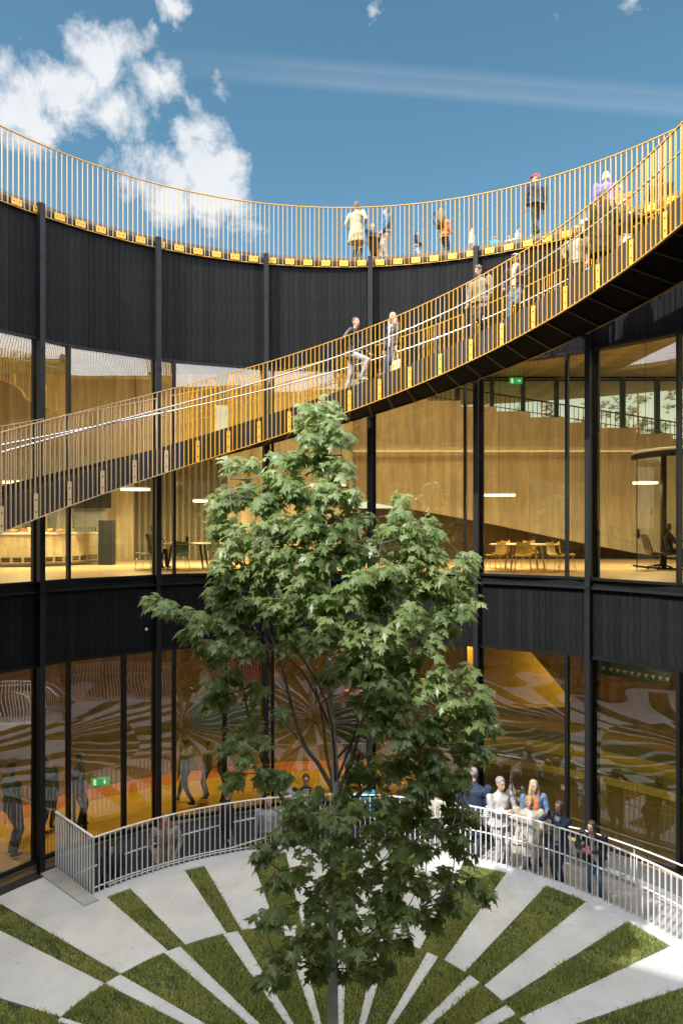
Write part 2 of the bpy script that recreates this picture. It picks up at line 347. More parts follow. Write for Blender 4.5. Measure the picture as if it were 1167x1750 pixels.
def wedge(a0,a1,inner):
    n=max(2,int((a1-a0)/2)+1); ts=[a0+(a1-a0)*i/n for i in range(n+1)]
    if inner: return [hit(t,TC,.33) for t in ts]+[hit(t,RC,RR) for t in reversed(ts)]
    return [hit(t,RC,RR) for t in ts]+[hit(t,Vector((0,0)),OUTR(t)) for t in reversed(ts)]
def slab(poly, top=0.0):
    m=MB(); m.prism(poly,-.12,top); o=m.build('paving_slab',M_conc,plaza)
    return o
for i,(q0,q1) in enumerate(gout):
    nx=gout[(i+1)%len(gout)][0]+(360 if i==len(gout)-1 else 0)
    if q1<nx-.3: slab(wedge(q1+.05,nx-.05,False))
for q0,q1 in cin: slab(wedge(q0,q1,True),-.001)
nb=30
for i in range(nb):       # border band, in lengths; widened where there is no sunken walk
    t0,t1=T0-.3+360*i/nb,T0-.3+360*(i+1)/nb-.04; m=MB()
    rin,out=(RB+.002,RE) if t1<T1+2 else (8.252,8.45)
    m.ring(rin,out,-.12,.0,t0,t1,6); m.build('kerb_slab',M_conc,plaza)
m=MB(); m.ring(6.73,8.62,-.12,.022,T0-.6-2.2,T0-.3,3); m.build('kerb_slab',M_conc2,plaza)
# grass: every blade real
def in_iv(a, ivs):
    m=np.zeros(len(a),bool)
    for (p,q) in ivs:
        m|=((a-p)%360)<((q-p)%360)
    return m
def grass(nb, seed):
    r=np.random.default_rng(seed); n=nb*4
    rr=8.25*np.sqrt(r.random(n)); th=r.random(n)*2*np.pi; x=rr*np.sin(th); y=rr*np.cos(th)
    # keep mostly what the view can reach
    Yd=y+D; keep=(np.abs(x)<Yd*.56)&(Yd>8.9)
    far=~keep & (r.random(n)<.10); sel=keep|far; x=x[sel]; y=y[sel]
    at_=np.degrees(np.arctan2(x,y)); s2=(np.hypot(x,y)<6.72)|(at_<T0-1.4)|(at_>T1); x=x[s2]; y=y[s2]
    ax=np.degrees(np.arctan2(x-TC.x,y-TC.y)); jit=r.normal(0,.22,len(x))*6/np.maximum(.8,np.hypot(x,y)); ax=ax+jit; inring=(x-RC.x)**2+(y-RC.y)**2<RR*RR
    ok=np.where(inring, ~in_iv(ax,cin), in_iv(ax,gout)); x=x[ok]; y=y[ok]; bare=np.sin(x*5.3+1.3*np.sin(y*4.1))*np.sin(y*4.7+x*1.9)+.5*np.sin(x*11+y*9); keep2=(bare<.85)|(r.random(len(x))<.3); x=x[keep2]; y=y[keep2]; n=len(x)
    patch=np.sin(x*3.1+np.sin(y*2.3)*1.4)*np.cos(y*2.7-x*1.1)*.5+.5
    h=(.035+.05*r.random(n))*(.55+.8*patch); a=r.random(n)*2*np.pi; w=.0045+.004*r.random(n)
    lx=np.cos(a)*w; ly=np.sin(a)*w; bx=r.normal(0,.022,n); by=r.normal(0,.022,n); z0=np.full(n,-.036)
    V=np.empty((n,5,3))
    V[:,0]=np.c_[x-lx,y-ly,z0]; V[:,1]=np.c_[x+lx,y+ly,z0]
    V[:,2]=np.c_[x-lx*.8+bx*.4,y-ly*.8+by*.4,z0+h*.6]; V[:,3]=np.c_[x+lx*.8+bx*.4,y+ly*.8+by*.4,z0+h*.6]
    V[:,4]=np.c_[x+bx*1.2,y+by*1.2,z0+h]
    return V
def np_mesh(name, V, faces_t, mats, midx=None, smooth=False):
    n,k,_=V.shape; me=bpy.data.meshes.new(name); me.vertices.add(n*k); me.vertices.foreach_set('co',V.reshape(-1).astype(np.float32))
    li=[];ls=[];lt=[]; fl=np.array([i for f in faces_t for i in f]); sizes=np.array([len(f) for f in faces_t])
    loops=(fl[None,:]+(np.arange(n)*k)[:,None]).reshape(-1); tot=np.tile(sizes,n); st=np.concatenate([[0],np.cumsum(tot)[:-1]])
    me.loops.add(len(loops)); me.loops.foreach_set('vertex_index',loops.astype(np.int32)); me.polygons.add(len(tot))
    me.polygons.foreach_set('loop_start',st.astype(np.int32)); me.polygons.foreach_set('loop_total',tot.astype(np.int32))
    for q in mats: me.materials.append(q)
    if smooth: me.polygons.foreach_set('use_smooth',np.ones(len(tot),bool))
    me.update(); me.validate(); return me
def leafy(name,c1,c2,trans,rough,scale=1.3):
    m=bpy.data.materials.new(name); m.use_nodes=True; t=m.node_tree; b=t.nodes['Principled BSDF']; o=t.nodes['Material Output']
    g=nd(t,'ShaderNodeNewGeometry'); oi=nd(t,'ShaderNodeObjectInfo'); co=nd(t,'ShaderNodeTexCoord')
    no=nd(t,'ShaderNodeTexNoise',Scale=scale,Detail=3.0); t.links.new(g.outputs['Position'],no.inputs['Vector'])
    f=mth(t,'ADD',mth(t,'MULTIPLY',mth(t,'FRACT',mth(t,'ADD',g.outputs['Random Per Island'],oi.outputs['Random'])),.6),mth(t,'MULTIPLY',mth(t,'SUBTRACT',no.outputs[0],.5),1.6),True)
    f=mth(t,'ADD',f,.12,True)
    mi=nd(t,'ShaderNodeMix',data_type='RGBA'); t.links.new(f,mi.inputs[0]); mi.inputs[6].default_value=(*c1,1); mi.inputs[7].default_value=(*c2,1)
    bf=nd(t,'ShaderNodeMix',data_type='RGBA'); t.links.new(mth(t,'MULTIPLY',g.outputs['Backfacing'],.5),bf.inputs[0]); t.links.new(mi.outputs[2],bf.inputs[6]); bf.inputs[7].default_value=(c2[0]*1.5,c2[1]*1.35,c2[2]*1.8,1)
    t.links.new(bf.outputs[2],b.inputs['Base Color']); b.inputs['Roughness'].default_value=rough
    tl=nd(t,'ShaderNodeBsdfTranslucent'); h=nd(t,'ShaderNodeHueSaturation'); h.inputs['Value'].default_value=1.5; h.inputs['Saturation'].default_value=1.15
    t.links.new(bf.outputs[2],h.inputs['Color']); t.links.new(h.outputs[0],tl.inputs[0])
    ms=nd(t,'ShaderNodeMixShader'); ms.inputs[0].default_value=trans; t.links.new(b.outputs[0],ms.inputs[1]); t.links.new(tl.outputs[0],ms.inputs[2]); t.links.new(ms.outputs[0],o.inputs[0])
    return m
M_grass=leafy('grass_blades',(.13,.20,.045),(.47,.51,.18),.38,.6,1.0)
V=grass(190000,3); go=link('grass',np_mesh('grass',V,[(0,1,3,2),(2,3,4)],[M_grass])); tag(go,'short green lawn between the pale radial paving slabs','grass',kind='stuff')

# ---------------------------------------------------------------- the round facade
def facade_boards(name, z0, z1, r, label, cat):
    par=empty(name,(0,0,0)); tag(par,label,cat)
    st=math.degrees(.148/r); h=z1-z0
    m=MB(); m.box((0,0,0),(.141,.026,h)); m.box((.0,-.0135,0),(.03,.003,h*.999)); me=m.mesh('board',M_char)
    variants=[]
    for q in range(5):
        m=MB(); ww=.137+.008*q/4; m.box((0,0,random.uniform(-.006,.006)),(ww,.026,h)); variants.append(m.mesh('board',M_char))
    t=-66.0; i=0
    while t<66:
        o=link('board',variants[(i*7+i//3)%5],par,C(t,r+random.uniform(-.0012,.0012),(z0+z1)/2),-R(t)); t+=st; i+=1
    m=MB(); m.ring(r+.018,r+.06,z0,z1,0,360,120); m.build('backing',M_black,par)
    m=MB(); t=66.2
    while t<293.8:
        c=C(t,r,(z0+z1)/2); m.box(c,(.139,.026,h),-R(t)); t+=st
    o=m.build('board_field',M_char,par); tag(o,kind='stuff')
    return par
up=facade_boards('upper_facade',11.72,14.44,8.86,'tall band of vertical charred black boards below the roof railing','facade')
lo=facade_boards('lower_facade',4.55,6.10,8.86,'low band of charred black boards between the two storeys of glass','facade')
m=MB(); m.ring(8.84,9.05,11.66,11.718,0,360,120); m.build('soffit_trim',M_black,up)
m=MB(); m.ring(8.80,9.0,14.442,14.47,0,360,120); m.build('coping',M_black,up)
m=MB(); m.ring(8.84,9.05,4.50,4.548,0,360,120); m.build('soffit_trim',M_black,lo)
m=MB(); m.ring(8.74,8.92,6.102,6.16,0,360,120); m.build('sill_cap',M_dgrey,lo)
m=MB(); m.ring(8.84,9.0,6.162,6.31,0,360,120); m.build('sill_frame',M_black,lo)
# small spotlight on the lower boards
sp=empty('wall_spotlight',C(TH(250,8.8),8.80,5.05),-R(TH(250,8.8))); tag(sp,'small round white spotlight fixed on the lower black boards at left','spotlight')
m=MB(); m.tube([(0,.03,0),(0,-.03,0)],.045,12); m.build('housing',M_stringer,sp,True)
m=MB(); m.tube([(0,-.031,0),(0,-.045,0)],[.038,.03],12); m.build('lens',mat('lens_glow',(.5,.5,.55),.3,emis=(1,1,1),estr=.03),sp,True)

# columns
names={-67:'slim dark steel column beyond the left edge',-49:'dark steel column nearest the left edge of the courtyard wall',-31:'second dark steel column from the left, behind the stair',
 -13:'dark steel column behind the tree top, left of the climbing people',5:'dark steel column just right of the man climbing in a black leather jacket',
 23:'dark steel column below the girl in white on the roof',41:'dark steel column rising behind the woman leaning on the white railing',59:'slim dark steel column beyond the right edge'}
for i in range(20):
    t=5+18*i; t=t-360 if t>180 else t
    if abs(t)>175: continue
    o=empty('steel_column',C(t,8.70,-.1),-R(t)); tag(o,names.get(t,'dark steel column on the camera side of the courtyard'),'column','slim steel columns round the courtyard')
    z0=-.0 if not (T0<t<T1) else ZR(t)
    m=MB(); hh=14.62-z0; m.box((0,0,z0+hh/2+.1),(.115,.17,hh)); m.build('shaft',M_dgrey,o)
    m=MB(); m.box((0,.03,14.735),(.117,.14,.012)); m.build('cap_plate',M_dgrey,o)
    m=MB()
    for z in (11.5,13.6,6.2): m.box((0,-.088,z),(.06,.008,.14)); m.tube([(0,-.09,z+.03),(0,-.10,z+.03)],.01,6)
    m.build('fixing_plate',M_black,o)

# glazing: 22 flat facets per storey
def glazing(name, z0, z1, label, half, posts):
    par=empty(name); tag(par,label,'window wall'); step=360/22
    for i in range(22):
        a0=4.6+step*i; a1=a0+step; mid=(a0+a1)/2; mm=((mid+180)%360)-180
        p0,p1=C(a0,8.88),C(a1,8.88); c=(p0+p1)/2; wdt=(p1-p0).length
        subs=[(0,1)]
        nm=((a0+180)%360)-180
        if half and -50<nm<-20: subs=[(0,.5),(.5,1)]
        for (u,v) in subs:
            if abs(mm)>172 and name=='upper_glazing': continue        # the open sash the photograph is taken from
            q0=p0.lerp(p1,u); q1=p0.lerp(p1,v); cc=(q0+q1)/2
            m=MB(); ww=(q1-q0).length-.06; m.raw([(-ww/2,0,-(z1-z0)/2+.03),(ww/2,0,-(z1-z0)/2+.03),(ww/2,0,(z1-z0)/2-.03),(-ww/2,0,(z1-z0)/2-.03)],[(0,1,2,3)])
            o=m.build('pane',M_glass,par,loc=(cc.x,cc.y,(z0+z1)/2),rz=-R(mid),fix=False)
            if u>0:
                m=MB(); m.box((0,0,0),(.10 if half else .05,.14,z1-z0)); m.build('mullion',M_black,par,loc=(q0.x,q0.y,(z0+z1)/2),rz=-R(mid))
        m=MB(); m.box((0,0,0),(.062 if not half else .07,.15,z1-z0)); m.build('mullion',M_black,par,loc=(p0.x,p0.y,(z0+z1)/2),rz=-R(a0))
        m=MB(); m.bar((p0.x,p0.y,z0+.03),(p1.x,p1.y,z0+.03),.10,.06); m.build('frame_rail',M_black,par)
        m=MB(); m.bar((p0.x,p0.y,z1-.025),(p1.x,p1.y,z1-.025),.10,.05); m.build('frame_rail',M_black,par)
    for i in range(20):
        t=5+18*i
        if 176<t<190: continue
        m=MB(); m.box((0.0,0,0),(.19,.12,z1-z0)); c=C(t+.25,9.02,(z0+z1)/2); m.build('post',M_black,par,loc=c,rz=-R(t))
    return par
glazing('upper_glazing',6.31,11.70,'upper storey of amber glass with dark mullions round the court',False,0)
glazing('lower_glazing',.20,4.53,'ground storey of amber glass mirroring the striped lawn',True,0)
m=MB(); m.ring(8.80,9.05,.12,.20,0,360,120); m.ring(8.84,8.9,-.3,.118,0,360,90)
tag(m.build('window_sill',mat('sill_wood',(.42,.30,.16),.6,var=.2,scale=4)),'pale wooden sill along the foot of the ground storey glass','sill')

# ---------------------------------------------------------------- floors, ceilings, roof
def setting(mb,name,mats): return tag(mb.build(name,mats),kind='structure')
m=MB(); m.ring(8.96,26,6.10,6.305,0,360,90); setting(m,'upper_floor',M_floorw)
m=MB(); m.ring(8.96,26,4.75,6.098,0,360,90); setting(m,'floor_slab',M_ceil)
m=MB(); m.ring(8.97,26,13.62,13.8,0,360,90); setting(m,'upper_ceiling',M_ceil)
m=MB(); m.ring(8.97,9.2,11.72,13.618,0,360,90); setting(m,'ceiling_beam',M_ceil)
m=MB(); m.ring(9.06,24,14.60,14.78,0,360,90); m.ring(8.98,9.05,14.47,14.72,0,360,120); setting(m,'roof_deck',mat('roof_boards',(.16,.14,.12),.8,var=.3,scale=3))
m=MB(); m.ring(8.96,11.3,.0,.18,12,-110,40); setting(m,'yellow_floor',M_yfloor)
m=MB(); m.ring(8.96,12.1,.0,.18,12,250,60); setting(m,'olive_floor',mat('olive_floor',(.12,.105,.04),.5,var=.25))
m=MB(); m.ring(11.3,12.1,.0,.19,12,-110,40); setting(m,'orange_floor',M_ofloor)
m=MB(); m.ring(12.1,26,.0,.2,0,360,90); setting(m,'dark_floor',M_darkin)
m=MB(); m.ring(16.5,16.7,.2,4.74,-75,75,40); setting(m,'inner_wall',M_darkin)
m=MB(); m.ring(15.6,15.8,6.31,12.89,78,282,40); m.ring(15.6,15.8,.2,4.74,76,284,40); setting(m,'rear_inner_wall',M_wood)

# crumbs of soil and dry leaf bits along the turf edges
r_=np.random.default_rng(5); m=MB(); n_=0
edges=[(q,False) for p in gout for q in p]+[(q,True) for p in cin for q in p]
while n_<1500:
    q,inn=edges[int(r_.integers(len(edges)))]
    p0,p1=(hit(q,TC,.5),hit(q,RC,RR)) if inn else (hit(q,RC,RR),hit(q,Vector((0,0)),OUTR(q)))
    p=p0.lerp(p1,r_.random()); s=r_.uniform(.004,.013); o_=r_.normal(0,.09,2)*(r_.random()**2); x,y=p.x+o_[0],p.y+o_[1]; a_=r_.random()*6.28; n_+=1
    if y<0: continue
    m.raw([(x+s*math.cos(a_),y+s*math.sin(a_),.002),(x+s*math.cos(a_+2.1),y+s*math.sin(a_+2.1),.002),(x+s*math.cos(a_+4.2),y+s*math.sin(a_+4.2),.002),(x,y,.002+s)],[(0,1,3),(1,2,3),(2,0,3)])
tag(m.build('soil_crumbs',mat('crumbs',(.07,.05,.03),.9,var=.4),fix=False),'dark crumbs of soil scattered on the paving along the lawn edges','soil',kind='stuff')
# ---------------------------------------------------------------- roof railing
rr=empty('roof_railing'); tag(rr,'tall yellow baluster railing, backlit tan painted at left, round the roof edge against the sky','railing')
m=MB(); m.box((0,0,.78),(.012,.034,1.56)); bal=m.mesh('baluster',M_yel)
m=MB(); m.box((0,0,.78),(.012,.034,1.56)); balt=m.mesh('baluster',M_yel_tint)
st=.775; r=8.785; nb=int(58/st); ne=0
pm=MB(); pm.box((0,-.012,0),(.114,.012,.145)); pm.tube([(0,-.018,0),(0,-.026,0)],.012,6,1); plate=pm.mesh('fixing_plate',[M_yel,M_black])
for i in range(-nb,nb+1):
    t=i*st; o=link('baluster',balt if t<-9 else bal,rr,C(t,r,14.41),-R(t))  # left balusters carry their backlit tone as colour
    if i%4 in (0,1): link('fixing_plate',plate,rr,C(t,r-.02,14.50),-R(t))
m=MB(); m.ring(r-.025,r+.025,15.97,15.985,-58,58,80); o=m.build('top_rail',M_yel,rr)
m=MB(); m.ring(r-.02,r+.02,14.40,14.412,-58,58,80); m.build('bottom_rail',M_yel,rr)
m=MB(); m.ring(r+.03,r+.05,14.43,14.575,-58,58,80); m.build('fascia_band',M_stringer,rr)
m=MB(); t=58.5
while t<301.5: m.box(C(t,r,15.19),(.012,.034,1.56),-R(t)); t+=st
m.ring(r-.025,r+.025,15.97,15.985,58,302,90); m.ring(r-.02,r+.02,14.40,14.412,58,302,90); m.ring(r+.03,r+.05,14.43,14.575,58,302,90)
tag(m.build('rear_balusters',M_yel,rr),kind='stuff')

# ---------------------------------------------------------------- helical stair
PK=6.11; ZB=lambda t: 10.22+.2505*(t-1.61)/PK
RI,RO=6.5,8.12
stair=empty('curved_stair'); tag(stair,'long curved dark steel stair with yellow baluster railings rising to the roof','staircase')
TA,TB=-96,92; SD=3.9; NS=int((TB-TA)/SD)
RISE=.2505/PK*SD
for i in range(NS):
    t0=TA+i*SD; z=ZB(t0)+.33
    m=MB(); m.ring(RI+.07,RO-.05,z+.10,z+.15,t0,t0+SD+.35,3); m.ring(RI+.07,RO-.05,z-RISE+.152,z+.098,t0+.0,t0+.12,1); m.build('tread',M_stringer,stair)
    m=MB(); m.ring(RI+.07,RO-.05,ZB(t0)+.03,ZB(t0)+.05,t0+.12,t0+SD-.12,2)
    # soffit sheet follows the slope
    m=MB(); f=lambda t: ZB(t)+.02; m.ring(RI+.07,RO-.06,f,lambda t:f(t)+.02,t0+.10,t0+SD-.10,3); m.build('soffit_panel',M_soffit,stair)
    m=MB(); m.bar(C(t0,RI+.08,ZB(t0)+.0),C(t0,RO-.08,ZB(t0)+.0),.05,.035); m.build('cross_bar',M_dgrey,stair)
def saw(t):
    k=math.floor((t-TA)/SD); return ZB(TA+k*SD)+.33+.15+.05
def stringer(r0,r1,name,mt):
    m=MB()
    m.ring(r0,r1,lambda t:ZB(t)-.005,lambda t:ZB(t)+.56,TA,TA+NS*SD,140)
    return m.build(name,mt,stair)
stringer(RI+.035,RI+.065,'inner_stringer',M_stringer); stringer(RO-.04,RO,'outer_stringer',M_black)
# near (inner) railing
H=1.755; bs=PK/7
def bal_mesh(mt,h,w=.012,d=.036):
    m=MB(); m.box((0,0,h/2),(w,d,h)); return m.mesh('baluster',mt)
by,bt=bal_mesh(M_yel,H),bal_mesh(M_yel_tint,H)
ir=MB(); tip=TH(308,RI)  # left of tip the viewing window's reflection is painted onto the railing
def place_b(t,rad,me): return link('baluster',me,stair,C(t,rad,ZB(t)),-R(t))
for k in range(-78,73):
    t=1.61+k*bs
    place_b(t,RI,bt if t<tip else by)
def plmesh(mt):
    m=MB(); m.box((0,-.02,.235),(.082,.012,.47)); 
    for z in (.13,.35): m.tube([(0,-.026,z),(0,-.034,z)],.014,7,1)
    return m.mesh('fixing_plate',[mt,M_black])
py_,pt_=plmesh(M_yel),plmesh(M_yel_tint)
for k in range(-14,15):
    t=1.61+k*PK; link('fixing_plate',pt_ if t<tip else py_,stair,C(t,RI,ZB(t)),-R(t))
for nm,dz in (('top_rail',H),('bottom_rail',-.004)):
    m=MB(); m.ring(RI-.022,RI+.022,lambda t:ZB(t)+dz-.006,lambda t:ZB(t)+dz+.008,-67,tip,40); m.build(nm,M_yel_tint,stair)
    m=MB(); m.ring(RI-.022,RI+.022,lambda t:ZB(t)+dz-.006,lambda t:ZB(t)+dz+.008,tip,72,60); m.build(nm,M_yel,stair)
# far (outer) railing in lengths between the columns
bf,bft=bal_mesh(M_yel,H,.012,.03),bal_mesh(M_yel_tint,H,.012,.03)
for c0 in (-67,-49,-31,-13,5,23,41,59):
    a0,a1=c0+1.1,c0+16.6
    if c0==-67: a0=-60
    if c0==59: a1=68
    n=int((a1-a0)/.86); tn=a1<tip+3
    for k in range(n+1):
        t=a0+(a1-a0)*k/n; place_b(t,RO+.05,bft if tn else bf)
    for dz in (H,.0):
        m=MB(); m.ring(RO+.03,RO+.07,lambda t:ZB(t)+dz-.006,lambda t:ZB(t)+dz+.008,a0,a1,12); m.build('top_rail' if dz else 'bottom_rail',M_yel_tint if tn else M_yel,stair)
# balusters beyond the frame, joined
m=MB()
for t in [TA+i*bs for i in range(int((TB-TA)/bs))]:
    if t<-67 or t>65:
        m.box(C(t,RI,ZB(t)+H/2),(.012,.036,H),-R(t)); m.box(C(t,RO+.05,ZB(t)+H/2),(.012,.036,H),-R(t))
m.ring(RI-.022,RI+.022,lambda t:ZB(t)+H-.006,lambda t:ZB(t)+H+.008,TA,-67,12); m.ring(RI-.022,RI+.022,lambda t:ZB(t)+H-.006,lambda t:ZB(t)+H+.008,72,TB,12)
tag(m.build('outer_balusters',M_yel,stair),kind='stuff')
# round handrails on brackets
def helix(rad,dz,a,b,n=90): return [C(a+(b-a)*i/n,rad,ZB(a+(b-a)*i/n)+dz) for i in range(n+1)]
for rad in (RI+.10,RO-.06):
    m=MB(); m.tube(helix(rad,.48+.90,-80,80),.021,8); m.build('handrail',M_steel,stair,True)
m=MB()
for k in range(-12,13):
    t=1.61+k*PK
    for rad,rb in ((RI+.10,RI),(RO-.06,RO+.04)): m.tube([C(t,rad,ZB(t)+1.36),C(t,rad,ZB(t)+1.30),C(t,rb,ZB(t)+1.30)],.008,5)
m.build('handrail_bracket',M_steel,stair)
m=MB()   # carrier arms to the columns
for c0 in (-49,-31,-13,5,23,41,59):
    m.bar(C(c0,RO-.05,ZB(c0)+.1),C(c0,8.62,ZB(c0)+.1),.08,.16); 
m.build('support_arm',M_black,stair)

# ---------------------------------------------------------------- white railing of the sunken walk
wr=empty('white_railing'); tag(wr,'white steel baluster railing curving round the lawn above the sunken walk','railing')
RW=7.0; n0=T0; st=.118/RW*57.3; HB=1.17
m=MB(); m.box((0,0,HB/2-.03),(.018,.032,HB+.06)); bm_=m.mesh('baluster',M_white)
t=n0
while t<66: link('baluster',bm_,wr,C(t,RW,-.0),-R(t)); t+=st
m=MB(); m.ring(RW-.028,RW+.028,HB,HB+.014,n0,66,60); m.build('top_rail',M_white,wr)
m=MB(); m.tube([C(n0+(66-n0)*i/80,RW+.035,(.62 if n0+(66-n0)*i/80>4 else .62-min(.5,(4-(n0+(66-n0)*i/80))*.02))) for i in range(81)],.016,6); m.build('inner_handrail',M_white,wr,True)
m=MB(); m.tube([C(-12,RW+.03,.08),]+[C(a,RW+.03,.07) for a in range(-16,int(n0)-1,-4)],.012,6); m.build('lower_rail',M_white,wr,True)
# return along the end of the walk
ra=MB(); 
for i in range(15):
    q=RW+.03+i*.125; p=C(T0,q); link('baluster',bm_,wr,(p.x,p.y,0),R(90)-R(T0))
m=MB(); m.bar(C(T0,RW-.02,HB+.007),C(T0,8.8,HB+.007),.056,.014); m.build('return_rail',M_white,wr)
m=MB(); t=66.3
while t<150: m.box(C(t,RW,HB/2-.02),(.018,.032,HB+.05),-R(t)); t+=st
m.ring(RW-.028,RW+.028,HB,HB+.014,66,150,40); tag(m.build('far_balusters',M_white,wr),kind='stuff')
hr=empty('wall_handrail'); tag(hr,'white tubular handrail along the wall under the ground storey glass','handrail')
m=MB(); m.tube([C(t,8.62,ZR(t)+.92) for t in range(-44,-5,2)],.02,8); m.build('tube',M_white,hr,True)
m=MB(); m.tube([C(t,8.62,ZR(t)+.78) for t in range(20,100,2)],.02,8); m.build('tube',M_white,hr,True)
for t in list(range(-44,-6,7))+list(range(24,98,8)):
    dz=.92 if t<0 else .78
    m=MB(); m.tube([C(t,8.62,ZR(t)+dz),C(t,8.66,ZR(t)+dz-.08),C(t,8.84 if t<0 else 8.66,ZR(t)+(dz-.08 if t<0 else 0))],.011,6); m.build('bracket',M_white,hr)

# ---------------------------------------------------------------- inside, upper floor right: stepped wood wall with windows behind
YB=15.5; YD=YB+D
sw=empty('stepped_wall',(0,YB,0)); tag(sw,'large pale wood wall with a stepped top edge behind the right glass','wall')
tops=[(560,640,668),(640,690,672),(690,730,678),(730,788,684.7),(788,847,694.5),(847,906,703),(906,968,713),(968,1026,722),(1026,1087,731),(1087,1149,741),(1149,1210,750),(1210,1275,759)]
def bot(px): return np.interp(px,[560,814,973,1117,1275],[845,890,924,951,957])
for (a,b_,t) in tops:
    m=MB(); A=P(a,t,YD); B=P(b_,t,YD); za,zb=P(a,bot(a),YD).z,P(b_,bot(b_),YD).z
    vs=[(A.x,0,za),(B.x,0,zb),(B.x,0,A.z),(A.x,0,A.z),(A.x,.3,za),(B.x,.3,zb),(B.x,.3,A.z),(A.x,.3,A.z)]
    m.raw(vs,[(0,1,2,3),(4,7,6,5),(0,4,5,1),(3,2,6,7),(1,5,6,2),(0,3,7,4)]); m.build('wood_panel',M_wood,sw)
m=MB(); A=P(560,767,YD-.4); B=P(1103,764,YD-.4); m.bar((A.x,-.4,A.z),(B.x,-.4,A.z),.08,.10); m.build('light_rail',mat('rail_wood',(.6,.5,.33),.4),sw)
m=MB(); A=P(560,768.5,YD-.4); m.bar((A.x,-.45,A.z-.055),(B.x,-.45,A.z-.055),.02,.012); m.build('light_strip',mat('dim_strip',(1,.9,.7),.4,emis=(1,.85,.6),estr=.8),sw)
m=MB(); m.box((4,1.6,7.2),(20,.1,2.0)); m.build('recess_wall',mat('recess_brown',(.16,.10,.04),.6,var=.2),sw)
m=MB(); m.box((6,-.1,6.36),(14,.04,.06)); m.build('skirting',M_black,sw)
# window wall behind
bw=empty('rear_window_wall',(0,18.6,0)); tag(bw,'row of clear rear windows with black frames above the stepped wood wall','window wall')
YW=18.6+D
m=MB(); zt=P(0,645,YW).z; m.bar((-2,0,zt),(20,0,zt),.12,.10); m.build('frame_head',M_black,bw)
for px in (725,781,840,893,950,1008,1063,1122,1180):
    x=P(px,0,YW).x; m=MB(); m.box((x,0,11.2),(.20 if px>1000 else .17,.14,5)); m.build('frame_post',mat('blue_grey_metal',(.07,.10,.12),.4),bw)
ps=[725,781,840,893,950,1008,1063,1122,1180]
for a,b_ in zip(ps,ps[1:]):
    x0,x1=P(a,0,YW).x+.09,P(b_,0,YW).x-.09
    m=MB(); m.raw([(x0,0,8.8),(x1,0,8.8),(x1,0,zt-.06),(x0,0,zt-.06)],[(0,1,2,3)]); m.build('pane',M_glass0,bw,fix=False)
    m=MB(); m.box(((x0+x1)/2,-.02,zt-.12),(x1-x0-.01,.05,.06)); m.build('frame_rail',M_black,bw)
# terrace railing outside
tr=empty('terrace_railing',(0,20.4,0)); tag(tr,'thin black sloping railing outside the rear windows','railing')
YT=20.4+D
A,B=P(720,652,YT),P(1180,726,YT)
A=P(730,655,YT)
def zr(x): return A.z+(B.z-A.z)*(x-A.x)/(B.x-A.x)
m=MB(); m.bar((A.x,0,A.z),(B.x,0,B.z),.05,.05); m.build('top_rail',M_black,tr)
m=MB(); m.bar((A.x,0,A.z-.55),(B.x,0,B.z-.55),.03,.03); m.build('middle_rail',M_black,tr)
m=MB(); m.box((0,0,-.9),(.022,.022,1.8)); bme=m.mesh('baluster',M_black); x=A.x
while x<B.x: link('baluster',bme,tr,(x,0,zr(x))); x+=.20
# left inner walls of the upper floor
lw=empty('wood_partition',(0,14.6,0)); tag(lw,'pale wood partition wall far inside the left upper glass','wall')
YL=14.6+D
x=P(-40,0,YL).x; xe=P(560,0,YL).x; i=0
while x<xe:
    px=x/YL*F+583.5
    if not (190<px<360):
        m=MB(); m.box((x+.55,.1,9.6),(1.09,.12,6.58)); m.build('wood_panel',M_wood,lw)
    x+=1.1
m=MB(); m.box(((P(190,0,YL).x+P(365,0,YL).x)/2,.28,11.4),(P(365,0,YL).x-P(190,0,YL).x,.12,3.0)); m.build('lintel_panel',M_wood,lw)
cu=empty('grey_curtain',(0,14.9,0)); tag(cu,'long grey pleated curtain in the opening behind the dining tables','curtain')
m=MB(); xs=np.linspace(P(205,0,YL).x,P(420,0,YL).x,140)
vs=[]
for i,x in enumerate(xs):
    yy=.12*math.sin(i*.9); vs+=[(x,yy,6.32),(x,yy,9.9)]
m.raw(vs,[(2*i,2*i+2,2*i+3,2*i+1) for i in range(len(xs)-1)]); m.build('cloth',M_curtain,cu,True)
kp=empty('kitchen_wall'); tag(kp,'pale grey kitchen wall with a dark hood behind the serving counter','wall')
A=P(-60,880,23.2); B=P(182,780,23.2); m=MB(); m.box(((A.x+B.x)/2,A.y,(6.31+B.z)/2),(B.x-A.x,.12,B.z-6.31)); m.build('wall_panel',mat('kitchen_grey',(.36,.38,.36),.6),kp)
A=P(120,868,22.8); B=P(186,842,22.8); m=MB(); m.box(((A.x+B.x)/2,A.y,(A.z+B.z)/2),(B.x-A.x,.5,B.z-A.z)); m.build('hood',M_dgrey,kp)
for i,px in enumerate((-20,25,70,112)):
    A=P(px,885,23.0); m=MB(); m.box((A.x,A.y,A.z-.2),(.5,.1,.55)); m.build('cupboard_door',M_wood,kp)
dk=MB(); A=P(178,0,21.4); dk.box((A.x+.1,21.4-D,7.02),(.45,.3,1.4)); tag(dk.build('dark_pier',mat('blue_black',(.02,.03,.04),.5)),'dark blue-black pier at the end of the serving counter','pier')
